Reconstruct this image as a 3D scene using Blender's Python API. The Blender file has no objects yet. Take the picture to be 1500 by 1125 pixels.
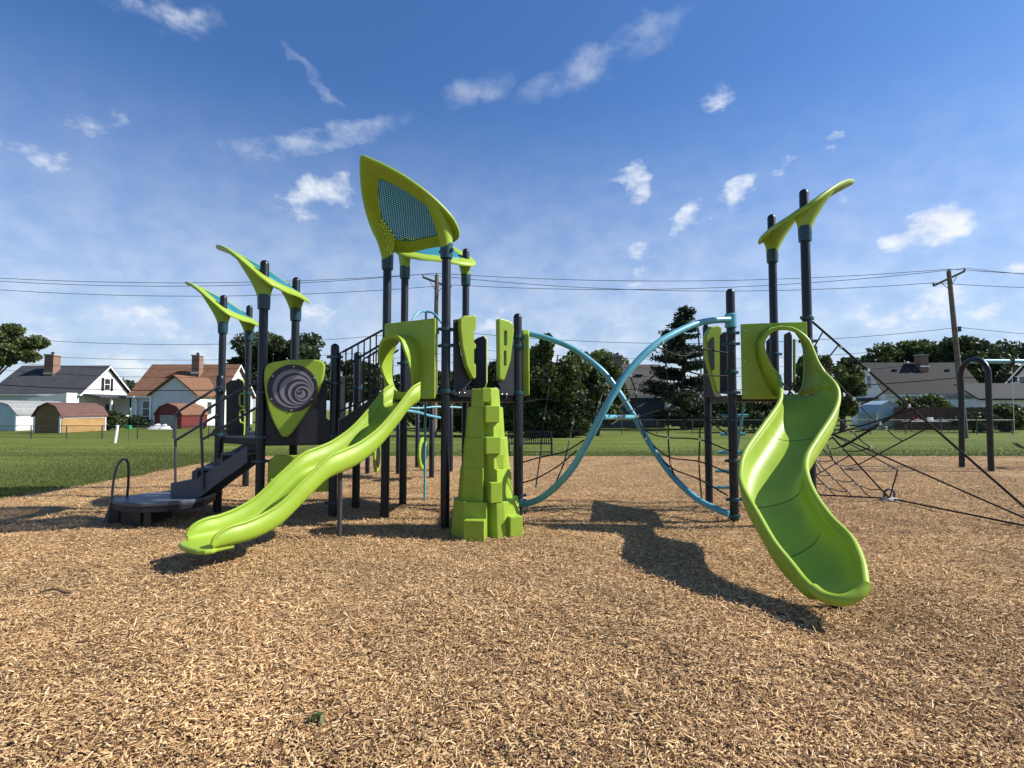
import bpy, math, random
import numpy as np
from mathutils import Vector, Matrix
random.seed(7); RNG = np.random.default_rng(7)
S = bpy.context.scene
C = S.collection
R = math.radians

# ------------------------------------------------------------------ camera
FPX, HORIZ, EYE = 800.0, 600.0, 1.65          # focal length in px of a 1500x1125 frame
TILT = math.atan((HORIZ - 562.5) / FPX)
cam = bpy.data.cameras.new('camera'); camo = bpy.data.objects.new('camera', cam); C.objects.link(camo)
cam.sensor_width = 36; cam.lens = 36 * FPX / 1500; cam.clip_end = 3000; cam.clip_start = .05
camo.location = (0, 0, EYE); camo.rotation_euler = (math.pi / 2 + TILT, 0, 0)
S.camera = camo

def ray(px, py):
    u, w = (px - 750) / FPX, (562.5 - py) / FPX
    c, s = math.cos(TILT), math.sin(TILT)
    return Vector((u, c - w * s, s + w * c))
def at(px, py, Y):
    d = ray(px, py); return Vector((0, 0, EYE)) + d * (Y / d.y)
def gnd(px, py, z=0.0):
    d = ray(px, py); return Vector((0, 0, EYE)) + d * ((z - EYE) / d.z)
def onplane(px, py, A, B, off=0.0):
    """point where the sight line meets the upright plane through A and B (moved off metres to its outer side)"""
    ax = Vector((B[0] - A[0], B[1] - A[1], 0)).normalized(); n = Vector((ax.y, -ax.x, 0))
    d = ray(px, py); o = Vector((0, 0, EYE)); a = Vector((A[0], A[1], 0)) + n * off
    return o + d * ((a - o).dot(n) / d.dot(n))

# ------------------------------------------------------------------ world, sun, exposure
SUN_EL, SUN_AZ = R(41), R(90)                  # azimuth from +Y towards +X
world = bpy.data.worlds.new('World'); S.world = world; world.use_nodes = True
wn = world.node_tree; wn.nodes.clear()
def N(tree, t, **kw):
    n = tree.nodes.new(t)
    for k, v in kw.items():
        if k.startswith('i_'):
            key = k[2:]
            n.inputs[int(key) if key.isdigit() else key.replace('_', ' ')].default_value = v
        else: setattr(n, k, v)
    return n
def L(tree, a, ao, b, bi): tree.links.new(a.outputs[ao], b.inputs[bi])
def M(tree, op, a, b=None, c=None, clamp=False):
    n = tree.nodes.new('ShaderNodeMath'); n.operation = op; n.use_clamp = clamp
    for i, v in enumerate((a, b, c)):
        if v is None: continue
        if isinstance(v, (int, float)): n.inputs[i].default_value = v
        else: tree.links.new(v, n.inputs[i])
    return n.outputs[0]
sky = N(wn, 'ShaderNodeTexSky', sky_type='NISHITA', sun_disc=False, sun_elevation=SUN_EL, sun_rotation=SUN_AZ,
        altitude=200, air_density=1.25, dust_density=.8, ozone_density=3.2)
tc = N(wn, 'ShaderNodeTexCoord')
sx = N(wn, 'ShaderNodeSeparateXYZ'); L(wn, tc, 'Generated', sx, 0)
AZ = M(wn, 'ARCTAN2', sx.outputs[0], sx.outputs[1]); EL = M(wn, 'ARCSINE', sx.outputs[2])
cmb = N(wn, 'ShaderNodeCombineXYZ'); wn.links.new(AZ, cmb.inputs[0]); wn.links.new(M(wn, 'MULTIPLY', EL, 1.5), cmb.inputs[1])
def wnoise(scale, detail=8, rough=.6, dist=.3, off=0):
    mp = N(wn, 'ShaderNodeMapping'); mp.inputs['Location'].default_value = (off, off * .7, 0)
    L(wn, cmb, 0, mp, 0)
    n = N(wn, 'ShaderNodeTexNoise', i_Scale=scale, i_Detail=detail, i_Roughness=rough, i_Distortion=dist); L(wn, mp, 0, n, 'Vector')
    return n.outputs[0]
nzA = wnoise(17, 8, .53, .0); nzB = wnoise(4.2, 8, .58, .1, 4.0); nzW = wnoise(12, 8, .66, .3, 9.0)
wA = M(wn, 'SUBTRACT', wnoise(11, 5, .6, 0, 15.0), .5); wE = M(wn, 'SUBTRACT', wnoise(13, 5, .6, 0, 23.0), .5)
AZw = M(wn, 'ADD', AZ, M(wn, 'MULTIPLY', wA, .10)); ELw = M(wn, 'ADD', EL, M(wn, 'MULTIPLY', wE, .065))
def puff(px, py, w, h, ang=0.0, k=1.0):
    d = ray(px, py).normalized(); a0 = math.atan2(d.x, d.y); e0 = math.asin(d.z)
    sc = 1 / FPX * math.cos(a0) ** 1.3
    da = M(wn, 'SUBTRACT', AZw, a0); de = M(wn, 'SUBTRACT', ELw, e0)
    c, s = math.cos(R(ang)), math.sin(R(ang))
    u = M(wn, 'ADD', M(wn, 'MULTIPLY', da, c / (w * sc)), M(wn, 'MULTIPLY', de, s / (w * sc)))
    v = M(wn, 'SUBTRACT', M(wn, 'MULTIPLY', de, c / (h * sc)), M(wn, 'MULTIPLY', da, s / (h * sc)))
    r2 = M(wn, 'ADD', M(wn, 'MULTIPLY', u, u), M(wn, 'MULTIPLY', v, v))
    return M(wn, 'MULTIPLY', M(wn, 'SUBTRACT', 1.0, r2, clamp=True), k)
PUFFS = [(1362, 332, 95, 48, 8, 1), (925, 268, 42, 38, 45, .85), (1008, 320, 48, 27, 25, .9), (1080, 288, 42, 30, 35, .8), (938, 385, 48, 42, 25, .8),
         (1228, 206, 28, 16, 0, .8), (1155, 243, 34, 20, 35, .55), (1050, 145, 24, 22, 0, .5), (1220, 298, 34, 24, 0, .5), (470, 288, 95, 48, 10, .7),
         (40, 215, 115, 60, -5, .46), (175, 188, 75, 34, 5, .42), (105, 165, 40, 40, 0, .35), (205, 275, 60, 42, 0, .34), (240, 18, 110, 42, 0, .42),
         (235, 455, 75, 34, 0, .8), (470, 465, 70, 38, 0, .8), (1330, 455, 130, 52, 12, .8), (1470, 455, 90, 48, 0, .8), (1500, 385, 45, 30, 0, .9), (725, 478, 70, 44, 0, .75)]
WISPS = [(460, 207, 165, 20, 17, 1), (880, 90, 150, 26, 17, .75), (700, 135, 62, 20, 14, .7), (455, 112, 55, 10, -38, .55), (470, 385, 120, 30, -8, .5), (1000, 300, 50, 14, 5, .5)]
def mx(vals):
    o = vals[0]
    for v in vals[1:]: o = M(wn, 'MAXIMUM', o, v)
    return o
def sstep(x, a, b):
    m = N(wn, 'ShaderNodeMapRange', interpolation_type='SMOOTHSTEP', clamp=True)
    wn.links.new(x, m.inputs[0]); m.inputs[1].default_value = a; m.inputs[2].default_value = b
    return m.outputs[0]
pm = mx([puff(*p) for p in PUFFS])
c1 = sstep(M(wn, 'ADD', M(wn, 'MULTIPLY', pm, .85), M(wn, 'MULTIPLY', M(wn, 'SUBTRACT', nzA, .5), 1.9)), .12, 1.0)
c1 = M(wn, 'MULTIPLY', c1, sstep(pm, 0.0, .5))
wm = mx([puff(*p) for p in WISPS])
c2 = M(wn, 'MULTIPLY', M(wn, 'MULTIPLY', wm, sstep(M(wn, 'ADD', M(wn, 'MULTIPLY', nzW, .6), M(wn, 'MULTIPLY', nzA, .4)), .34, .64)), .5)
# thin low cloud all round the horizon, thinner with height
band = M(wn, 'MULTIPLY', sstep(EL, .30, .06), sstep(M(wn, 'ADD', M(wn, 'MULTIPLY', nzB, .8), M(wn, 'MULTIPLY', nzA, .4)), .50, .78))
c3 = M(wn, 'MULTIPLY', band, .95)
veil = M(wn, 'MULTIPLY', sstep(EL, .55, .0), .66)
cloud = M(wn, 'MAXIMUM', M(wn, 'MAXIMUM', c1, c2), M(wn, 'MAXIMUM', c3, veil))
shade = sstep(nzA, .25, .75)
ccol = N(wn, 'ShaderNodeMix', data_type='RGBA'); wn.links.new(shade, ccol.inputs[0])
ccol.inputs[6].default_value = (6.4, 7.6, 9.9, 1); ccol.inputs[7].default_value = (10.4, 10.9, 11.6, 1)
mixc = N(wn, 'ShaderNodeMix', data_type='RGBA'); wn.links.new(cloud, mixc.inputs[0])
tint = N(wn, 'ShaderNodeMix', data_type='RGBA', blend_type='MULTIPLY'); tint.inputs[0].default_value = 1
tint.inputs[7].default_value = (.72, 1.09, 1.60, 1)
L(wn, sky, 0, tint, 6); L(wn, tint, 2, mixc, 6); L(wn, ccol, 2, mixc, 7)
bg = N(wn, 'ShaderNodeBackground', i_Strength=.057); L(wn, mixc, 2, bg, 0)
wo = N(wn, 'ShaderNodeOutputWorld'); L(wn, bg, 0, wo, 0)

sl = bpy.data.lights.new('sun', 'SUN'); so = bpy.data.objects.new('sun', sl); C.objects.link(so)
sl.energy = 5.0; sl.angle = R(.55); sl.color = (1, .95, .86)
sd = Vector((math.sin(SUN_AZ) * math.cos(SUN_EL), math.cos(SUN_AZ) * math.cos(SUN_EL), math.sin(SUN_EL)))
so.rotation_euler = sd.to_track_quat('Z', 'Y').to_euler(); so.location = (20, 0, 30)
S.view_settings.view_transform = 'Standard'; S.view_settings.look = 'None'
S.view_settings.exposure = 0.65; S.view_settings.gamma = 1.0
S.cycles.use_denoising = True; S.cycles.max_bounces = 5; S.cycles.transparent_max_bounces = 16

# ------------------------------------------------------------------ materials
MATS = {}
def mat(name, col, rough=.5, var=.12, scale=6.0, bump=0.0, bscale=60.0, metal=0.0, spec=.5, col2=None, stretch=(1, 1, 1), detail=5):
    m = bpy.data.materials.new(name); m.use_nodes = True; t = m.node_tree; b = t.nodes['Principled BSDF']
    b.inputs['Roughness'].default_value = rough; b.inputs['Metallic'].default_value = metal; b.inputs['Specular IOR Level'].default_value = spec
    co = N(t, 'ShaderNodeTexCoord'); mp = N(t, 'ShaderNodeMapping'); mp.inputs['Scale'].default_value = stretch; L(t, co, 'Object', mp, 0)
    nz = N(t, 'ShaderNodeTexNoise', i_Scale=scale, i_Detail=detail, i_Roughness=.6); L(t, mp, 0, nz, 'Vector')
    rp = N(t, 'ShaderNodeMapRange'); rp.inputs[1].default_value = .3; rp.inputs[2].default_value = .7; L(t, nz, 0, rp, 0)
    mi = N(t, 'ShaderNodeMix', data_type='RGBA'); L(t, rp, 0, mi, 0)
    c2 = col2 or tuple(min(1, c * (1 + var)) for c in col)
    c1 = col if col2 else tuple(c * (1 - var) for c in col)
    mi.inputs[6].default_value = (*c1, 1); mi.inputs[7].default_value = (*c2, 1)
    L(t, mi, 2, b, 'Base Color')
    rr = N(t, 'ShaderNodeMapRange'); rr.inputs[3].default_value = max(.02, rough - .07); rr.inputs[4].default_value = min(1, rough + .1); L(t, nz, 0, rr, 0); L(t, rr, 0, b, 'Roughness')
    if bump:
        n2 = N(t, 'ShaderNodeTexNoise', i_Scale=bscale, i_Detail=6); L(t, mp, 0, n2, 'Vector')
        bp = N(t, 'ShaderNodeBump', i_Strength=bump, i_Distance=.02); L(t, n2, 0, bp, 'Height'); L(t, bp, 0, b, 'Normal')
    MATS[name] = m; return m
mat('lime', (.265, .385, .034), .42, .07, 3, .05, 140, spec=.35)
mat('lime_rock', (.265, .385, .034), .5, .10, 5, .09, 45, spec=.3)
mat('lime_pale', (.36, .47, .08), .42, .06, 3)
mat('post', (.0075, .0095, .0145), .34, .2, 8, .03, 90, spec=.4)
mat('dark_board', (.008, .009, .014), .5, .25, 5, .08, 220)
mat('deck', (.010, .011, .012), .6, .25, 12, .1, 120)
mat('steel_grey', (.065, .080, .098), .45, .15, 6, .05, 140)
mat('rail', (.042, .050, .058), .35, .15, 9)
mat('teal', (.006, .042, .058), .35, .15, 6)
mat('turquoise', (.095, .33, .41), .33, .1, 4, .03, 90)
mat('rope', (.008, .008, .009), .8, .3, 60, .4, 300)
mat('metal', (.6, .6, .58), .35, .1, 30, metal=1)
mat('grey_print', (.20, .19, .22), .5, .1, 4)
mat('dark_print', (.024, .020, .026), .5, .15, 4)
mat('concrete', (.36, .34, .31), .9, .2, 14, .3, 60)
mat('wood_pole', (.16, .125, .095), .85, .3, 4, .3, 20, stretch=(6, 6, .5))
mat('wire', (.010, .010, .012), .9, .1, 5, spec=.1)
mat('bark', (.085, .062, .045), .9, .35, 5, .6, 14, stretch=(2, 2, .5))
def siding(name, col, pitch=.14, vertical=False, rough=.6, depth=.5, var=.08):
    m = mat(name, col, rough, var, 1.5); t = m.node_tree; b = t.nodes['Principled BSDF']
    co = N(t, 'ShaderNodeTexCoord'); w = N(t, 'ShaderNodeTexWave', wave_type='BANDS', bands_direction='X' if vertical else 'Z', wave_profile='SAW')
    w.inputs['Scale'].default_value = 6.2832 / pitch / 20.0; L(t, co, 'Object', w, 'Vector')
    bp = N(t, 'ShaderNodeBump', i_Strength=depth, i_Distance=.02); L(t, w, 'Fac', bp, 'Height'); L(t, bp, 0, b, 'Normal'); return m
siding('white_siding', (.80, .79, .76)); siding('wall_siding_shaded', (.52, .56, .57)); siding('navy_siding', (.055, .075, .115))
siding('white_siding_shaded', (.50, .56, .60)); siding('wall_siding_sunlit', (.74, .70, .62)); siding('pink_siding', (.55, .48, .44)); siding('pale_siding', (.78, .79, .80))
siding('shed_wood', (.37, .22, .085), .2, False, .7, .4, .25); siding('shed_red', (.12, .016, .016), .25, False, .6); siding('shed_blue', (.36, .47, .54), .25, False, .55)
siding('shed_wood_shaded', (.16, .095, .04), .2, False, .7, .4, .25); siding('fence_wood', (.085, .045, .032), .15, True, .8, .8, .3)
def shingle(name, col, col2):
    m = mat(name, col, .9, .2, 2.2, col2=col2, detail=9); t = m.node_tree; b = t.nodes['Principled BSDF']
    co = N(t, 'ShaderNodeTexCoord'); br = N(t, 'ShaderNodeTexBrick', i_Scale=1.0); br.inputs['Brick Width'].default_value = .5; br.inputs['Row Height'].default_value = .2; br.inputs['Mortar Size'].default_value = .012
    mp = N(t, 'ShaderNodeMapping'); mp.inputs['Rotation'].default_value = (R(90), 0, 0); L(t, co, 'Object', mp, 0); L(t, mp, 0, br, 'Vector')
    br.inputs['Color1'].default_value = (1, 1, 1, 1); br.inputs['Color2'].default_value = (.72, .72, .72, 1); br.inputs['Mortar'].default_value = (.45, .45, .45, 1)
    old = b.inputs['Base Color'].links[0].from_socket
    mi = N(t, 'ShaderNodeMix', data_type='RGBA', blend_type='MULTIPLY'); mi.inputs[0].default_value = .75; t.links.new(old, mi.inputs[6]); L(t, br, 0, mi, 7); L(t, mi, 2, b, 'Base Color')
    return m
shingle('roof_charcoal', (.035, .037, .044), (.06, .062, .07)); shingle('roof_brown', (.15, .070, .036), (.22, .11, .06)); shingle('roof_grey', (.06, .054, .050), (.10, .09, .08))
shingle('roof_dark', (.014, .016, .016), (.030, .031, .030)); shingle('roof_palegrey', (.22, .23, .22), (.30, .31, .30)); shingle('roof_maroon', (.10, .05, .042), (.15, .075, .06))
mat('brick', (.22, .13, .095), .85, .3, 9, .4, 40); mat('white_paint', (.80, .80, .78), .5, .05, 3); mat('black_paint', (.012, .012, .014), .5, .1, 3)
mat('glass', (.03, .04, .05), .08, .2, 1.5, spec=.8); mat('green_plastic', (.02, .25, .10), .5, .1, 3); mat('red_paint', (.4, .03, .03), .5, .1, 3); mat('tarp', (.62, .62, .6), .7, .2, 4)
def leafmat(name, a, b_):
    m = mat(name, a, .55, .1, 1.1, col2=b_, detail=3); t = m.node_tree; b = t.nodes['Principled BSDF']
    tr = N(t, 'ShaderNodeBsdfTranslucent'); mx_ = N(t, 'ShaderNodeMixShader'); mx_.inputs[0].default_value = .25
    t.links.new(b.inputs['Base Color'].links[0].from_socket, tr.inputs[0])
    out = t.nodes['Material Output']; L(t, b, 0, mx_, 1); L(t, tr, 0, mx_, 2); L(t, mx_, 0, out, 0); return m
leafmat('leaf_dark', (.020, .036, .011), (.055, .082, .020)); leafmat('leaf_mid', (.042, .068, .016), (.105, .135, .034)); leafmat('leaf_pine', (.012, .026, .014), (.035, .06, .022))
leafmat('leaf_yellow', (.07, .10, .02), (.14, .17, .04)); leafmat('blade', (.06, .09, .013), (.13, .155, .03))

# perforated sun-shade sheet: a regular field of small holes through the sheet
m = mat('shade_mesh', (.020, .20, .27), .5, .08, 3); t = m.node_tree; b = t.nodes['Principled BSDF']
co = N(t, 'ShaderNodeTexCoord'); mp = N(t, 'ShaderNodeMapping'); mp.inputs['Scale'].default_value = (30, 30, 30); mp.inputs['Rotation'].default_value = (0, 0, R(38)); L(t, co, 'UV', mp, 0)
fr = N(t, 'ShaderNodeVectorMath', operation='FRACTION'); L(t, mp, 0, fr, 0)
sb = N(t, 'ShaderNodeVectorMath', operation='SUBTRACT'); L(t, fr, 0, sb, 0); sb.inputs[1].default_value = (.5, .5, 0)
ml = N(t, 'ShaderNodeVectorMath', operation='MULTIPLY'); L(t, sb, 0, ml, 0); ml.inputs[1].default_value = (1, 1, 0)
ln = N(t, 'ShaderNodeVectorMath', operation='LENGTH'); L(t, ml, 0, ln, 0)
hole = M(t, 'LESS_THAN', ln.outputs['Value'], .28)
tp = N(t, 'ShaderNodeBsdfTransparent'); ms = N(t, 'ShaderNodeMixShader'); t.links.new(hole, ms.inputs[0]); L(t, b, 0, ms, 1); L(t, tp, 0, ms, 2); L(t, ms, 0, t.nodes['Material Output'], 0)
# chain link: thin crossing wires, open between
m = mat('chain_link', (.05, .055, .05), .5, .1, 3); t = m.node_tree; b = t.nodes['Principled BSDF']
co = N(t, 'ShaderNodeTexCoord'); mp = N(t, 'ShaderNodeMapping'); mp.inputs['Scale'].default_value = (14, 14, 14); mp.inputs['Rotation'].default_value = (0, R(45), 0); L(t, co, 'Object', mp, 0)
fr = N(t, 'ShaderNodeVectorMath', operation='FRACTION'); L(t, mp, 0, fr, 0); sp = N(t, 'ShaderNodeSeparateXYZ'); L(t, fr, 0, sp, 0)
w_ = M(t, 'MAXIMUM', M(t, 'LESS_THAN', sp.outputs[0], .09), M(t, 'LESS_THAN', sp.outputs[2], .09))
tp = N(t, 'ShaderNodeBsdfTransparent'); ms = N(t, 'ShaderNodeMixShader'); t.links.new(w_, ms.inputs[0]); L(t, tp, 0, ms, 1); L(t, b, 0, ms, 2); L(t, ms, 0, t.nodes['Material Output'], 0)

# ------------------------------------------------------------------ mesh helpers
class MB:
    def __init__(s): s.v = []; s.f = []
    def add(s, vs, fs):
        o = len(s.v); s.v += [tuple(p) for p in vs]; s.f += [tuple(i + o for i in f) for f in fs]; return s
    def box(s, c, d, rz=0.0, mtx=None):
        x, y, z = d[0] / 2, d[1] / 2, d[2] / 2
        q = Matrix.Rotation(rz, 3, 'Z') if mtx is None else mtx
        vs = [Vector(c) + q @ Vector((i * x, j * y, k * z)) for k in (-1, 1) for j in (-1, 1) for i in (-1, 1)]
        return s.add(vs, [(0, 2, 3, 1), (4, 5, 7, 6), (0, 1, 5, 4), (2, 6, 7, 3), (0, 4, 6, 2), (1, 3, 7, 5)])
    def beam(s, a, b, w, h):
        a, b = Vector(a), Vector(b); d = b - a; q = d.to_track_quat('X', 'Z').to_matrix()
        return s.box((a + b) / 2, (d.length, w, h), mtx=q)
    def loft(s, rings, closed=True, cap=True):
        n = len(rings[0]); o = len(s.v)
        for r in rings: s.v += [tuple(p) for p in r]
        for i in range(len(rings) - 1):
            for j in range(n if closed else n - 1):
                k = (j + 1) % n; s.f.append((o + i * n + j, o + i * n + k, o + (i + 1) * n + k, o + (i + 1) * n + j))
        if cap and closed:
            s.f.append(tuple(o + j for j in range(n))[::-1]); s.f.append(tuple(o + (len(rings) - 1) * n + j for j in range(n)))
        return s
    def tube(s, path, r, n=10, cap=True, up=None):
        P = [Vector(p) for p in path]; rings = []; prev = None
        for i, p in enumerate(P):
            d = (P[min(i + 1, len(P) - 1)] - P[max(i - 1, 0)]).normalized()
            if prev is None:
                a = Vector((0, 0, 1)) if abs(d.z) < .9 else Vector((1, 0, 0))
                u = d.cross(a).normalized()
            else: u = (prev - d * prev.dot(d)).normalized()
            prev = u; w = d.cross(u); rr = r[i] if isinstance(r, (list, tuple)) else r
            rings.append([p + (u * math.cos(t) + w * math.sin(t)) * rr for t in [2 * math.pi * k / n for k in range(n)]])
        return s.loft(rings, True, cap)
    def lathe(s, c, prof, n=16):
        rings = [[(c[0] + r * math.cos(2 * math.pi * k / n), c[1] + r * math.sin(2 * math.pi * k / n), c[2] + z) for k in range(n)] for r, z in prof]
        return s.loft(rings)
    def extrude(s, poly, vec):
        a = [Vector(p) for p in poly]; return s.loft([a, [p + Vector(vec) for p in a]])
    def mesh(s, name):
        me = bpy.data.meshes.new(name); me.from_pydata(s.v, [], s.f); me.update()
        import bmesh
        bm = bmesh.new(); bm.from_mesh(me); bmesh.ops.recalc_face_normals(bm, faces=bm.faces); bm.to_mesh(me); bm.free()
        return me
    def build(s, name, m, parent=None, smooth=None, bevel=0, seg=2):
        me = s.mesh(name); return link(name, me, m, parent, smooth, bevel, seg)
def link(name, me, m, parent=None, smooth=None, bevel=0, seg=2):
    if m and not me.materials: me.materials.append(MATS[m])
    o = bpy.data.objects.new(name, me); C.objects.link(o)
    if smooth is not None:
        me.polygons.foreach_set('use_smooth', [True] * len(me.polygons))
        if smooth < 180: me.set_sharp_from_angle(angle=R(smooth))
    if bevel:
        b = o.modifiers.new('bevel', 'BEVEL'); b.width = bevel; b.segments = seg; b.limit_method = 'ANGLE'; b.angle_limit = R(35)
    if parent is not None:
        o.parent = parent
        if parent.type == 'EMPTY': o.matrix_parent_inverse = Matrix.Translation(-parent.location)
        else: o.matrix_parent_inverse = Matrix.Identity(4)
    return o
def thing(name, label, cat, loc, group=None):
    o = bpy.data.objects.new(name, None); C.objects.link(o); o.location = loc; o.empty_display_size = .2
    return tag(o, label, cat, group)
def tag(o, label, cat, group=None, kind=None):
    o['label'] = label; o['category'] = cat
    if group: o['group'] = group
    if kind: o['kind'] = kind
    return o
def struct(o, kind='structure'): o['kind'] = kind; return o
def smoothpath(pts, n):
    """Catmull-Rom through tuples of any length"""
    P = [np.array(p, float) for p in pts]; P = [2 * P[0] - P[1]] + P + [2 * P[-1] - P[-2]]; out = []
    for i in range(1, len(P) - 2):
        for k in range(n):
            t = k / n; a, b, c, d = P[i - 1:i + 3]
            out.append(.5 * (2 * b + (c - a) * t + (2 * a - 5 * b + 4 * c - d) * t * t + (3 * b - a - 3 * c + d) * t ** 3))
    out.append(P[-2]); return out

# ------------------------------------------------------------------ ground
BED_X0, BED_Y1 = -9.35, 19.4
def gh(x, y):
    x = np.asarray(x, float); y = np.asarray(y, float)
    return (.014 * np.sin(x * 1.9 + .7 * np.sin(y * 1.3)) + .012 * np.sin(y * 2.7 + x * .8 + 1) + .008 * np.sin(x * 4.3 - y * 3.1) + .006 * np.sin(x * 7.1 + y * 6.3 + 2)) * np.clip((BED_Y1 - y) / 2, 0, 1) * np.clip((x - BED_X0) / 1.5, 0, 1) + .02 * np.clip((BED_Y1 - y) / 1, 0, 1) * np.clip((x - BED_X0) / 1, 0, 1)
def edge_x(y): return BED_X0 + .10 * np.sin(y * 1.1) + .05 * np.sin(y * 3.7 + 1)
# wood-chip sheet
m = bpy.data.materials.new('chips'); m.use_nodes = True; MATS['chips'] = m; t = m.node_tree; b = t.nodes['Principled BSDF']; b.inputs['Roughness'].default_value = .9; b.inputs['Specular IOR Level'].default_value = .2
co = N(t, 'ShaderNodeTexCoord')
wp = N(t, 'ShaderNodeTexNoise', i_Scale=3.0, i_Detail=3); L(t, co, 'Object', wp, 'Vector')
wv = N(t, 'ShaderNodeVectorMath', operation='MULTIPLY_ADD'); L(t, wp, 1, wv, 0); wv.inputs[1].default_value = (.25, .25, 0); L(t, co, 'Object', wv, 2)
cols, hts = [], []
for k, (ang, off) in enumerate(((15, 0), (75, 3.3), (-40, 7.7))):
    mp = N(t, 'ShaderNodeMapping'); mp.inputs['Rotation'].default_value = (0, 0, R(ang)); mp.inputs['Scale'].default_value = (24, 85, 1); mp.inputs['Location'].default_value = (off, off, 0); L(t, wv, 0, mp, 0)
    vo = N(t, 'ShaderNodeTexVoronoi', feature='F1', voronoi_dimensions='2D', i_Scale=1.0); L(t, mp, 0, vo, 'Vector')
    sp = N(t, 'ShaderNodeSeparateColor'); L(t, vo, 'Color', sp, 0); cols.append(sp.outputs[0]); hts.append(M(t, 'SUBTRACT', sp.outputs[1], vo.outputs['Distance']))
h = hts[0]; cc = cols[0]
for k in (1, 2):
    gt = M(t, 'GREATER_THAN', hts[k], h)
    mxn = N(t, 'ShaderNodeMix', data_type='FLOAT'); t.links.new(gt, mxn.inputs[0]); t.links.new(cc, mxn.inputs[2]); t.links.new(cols[k], mxn.inputs[3]); cc = mxn.outputs[0]
    h = M(t, 'MAXIMUM', h, hts[k])
def chip_ramp(t, fac):
    r = N(t, 'ShaderNodeValToRGB'); e = r.color_ramp.elements
    e[0].position = 0; e[0].color = (.080, .040, .018, 1); e[1].position = 1; e[1].color = (.84, .61, .35, 1)
    for p, c in ((.12, (.22, .115, .050, 1)), (.35, (.40, .235, .105, 1)), (.6, (.58, .375, .180, 1)), (.85, (.71, .48, .245, 1))):
        q = e.new(p); q.color = c
    t.links.new(fac, r.inputs[0]); return r
rp = chip_ramp(t, cc)
pz = N(t, 'ShaderNodeTexNoise', i_Scale=.8, i_Detail=5, i_Roughness=.65); L(t, co, 'Object', pz, 'Vector')
pr = N(t, 'ShaderNodeMapRange'); pr.inputs[1].default_value = .3; pr.inputs[2].default_value = .7; pr.inputs[3].default_value = .72; pr.inputs[4].default_value = 1.18; L(t, pz, 0, pr, 0)
mu = N(t, 'ShaderNodeMix', data_type='RGBA', blend_type='MULTIPLY'); mu.inputs[0].default_value = 1; L(t, rp, 0, mu, 6)
t.links.new(M(t, 'MULTIPLY', pr.outputs[0], .92), mu.inputs[7]); L(t, mu, 2, b, 'Base Color')
bp = N(t, 'ShaderNodeBump', i_Strength=1.0, i_Distance=.022); t.links.new(h, bp.inputs['Height']); L(t, bp, 0, b, 'Normal')
xs = np.concatenate([np.linspace(0, 20, 100), np.linspace(21, 60, 14)]); ys = np.linspace(-8, BED_Y1, 130)
MBg = MB(); vv = []
for j, y in enumerate(ys):
    for x in xs:
        X = float(edge_x(y)) + x; Yv = float(y) + (.06 * math.sin(X * 1.3) + .04 * math.sin(X * 3.9)) * (j == len(ys) - 1)
        vv.append((X, Yv, float(gh(X, Yv)) + .006))
nx = len(xs); ff = [(j * nx + i, j * nx + i + 1, (j + 1) * nx + i + 1, (j + 1) * nx + i) for j in range(len(ys) - 1) for i in range(nx - 1)]
MBg.add(vv, ff); struct(MBg.build('playground_ground', 'chips', smooth=180))

# lawn sheet to the horizon
m = bpy.data.materials.new('lawn'); m.use_nodes = True; MATS['lawn'] = m; t = m.node_tree; b = t.nodes['Principled BSDF']; b.inputs['Roughness'].default_value = .85; b.inputs['Specular IOR Level'].default_value = .15
co = N(t, 'ShaderNodeTexCoord')
n1 = N(t, 'ShaderNodeTexNoise', i_Scale=1.0, i_Detail=6, i_Roughness=.6); mp = N(t, 'ShaderNodeMapping'); mp.inputs['Scale'].default_value = (.06, .55, 1); L(t, co, 'Object', mp, 0); L(t, mp, 0, n1, 'Vector')
n2 = N(t, 'ShaderNodeTexNoise', i_Scale=18, i_Detail=8, i_Roughness=.75); L(t, co, 'Object', n2, 'Vector')
n3 = N(t, 'ShaderNodeTexNoise', i_Scale=.35, i_Detail=4); L(t, co, 'Object', n3, 'Vector')
f = M(t, 'ADD', M(t, 'MULTIPLY', n1.outputs[0], .75), M(t, 'ADD', M(t, 'MULTIPLY', n2.outputs[0], .55), M(t, 'MULTIPLY', n3.outputs[0], .35)))
r = N(t, 'ShaderNodeValToRGB'); e = r.color_ramp.elements; e[0].position = .58; e[0].color = (.048, .074, .012, 1); e[1].position = 1.0; e[1].color = (.165, .19, .045, 1); q = e.new(.8); q.color = (.105, .138, .022, 1)
t.links.new(f, r.inputs[0]); L(t, r, 0, b, 'Base Color')
bp = N(t, 'ShaderNodeBump', i_Strength=.9, i_Distance=.06); L(t, n2, 0, bp, 'Height'); L(t, bp, 0, b, 'Normal')
struct(MB().add([(-900, -300, -.03), (900, -300, -.03), (900, 1500, -.03), (-900, 1500, -.03)], [(0, 1, 2, 3)]).build('lawn', 'lawn'))

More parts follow.
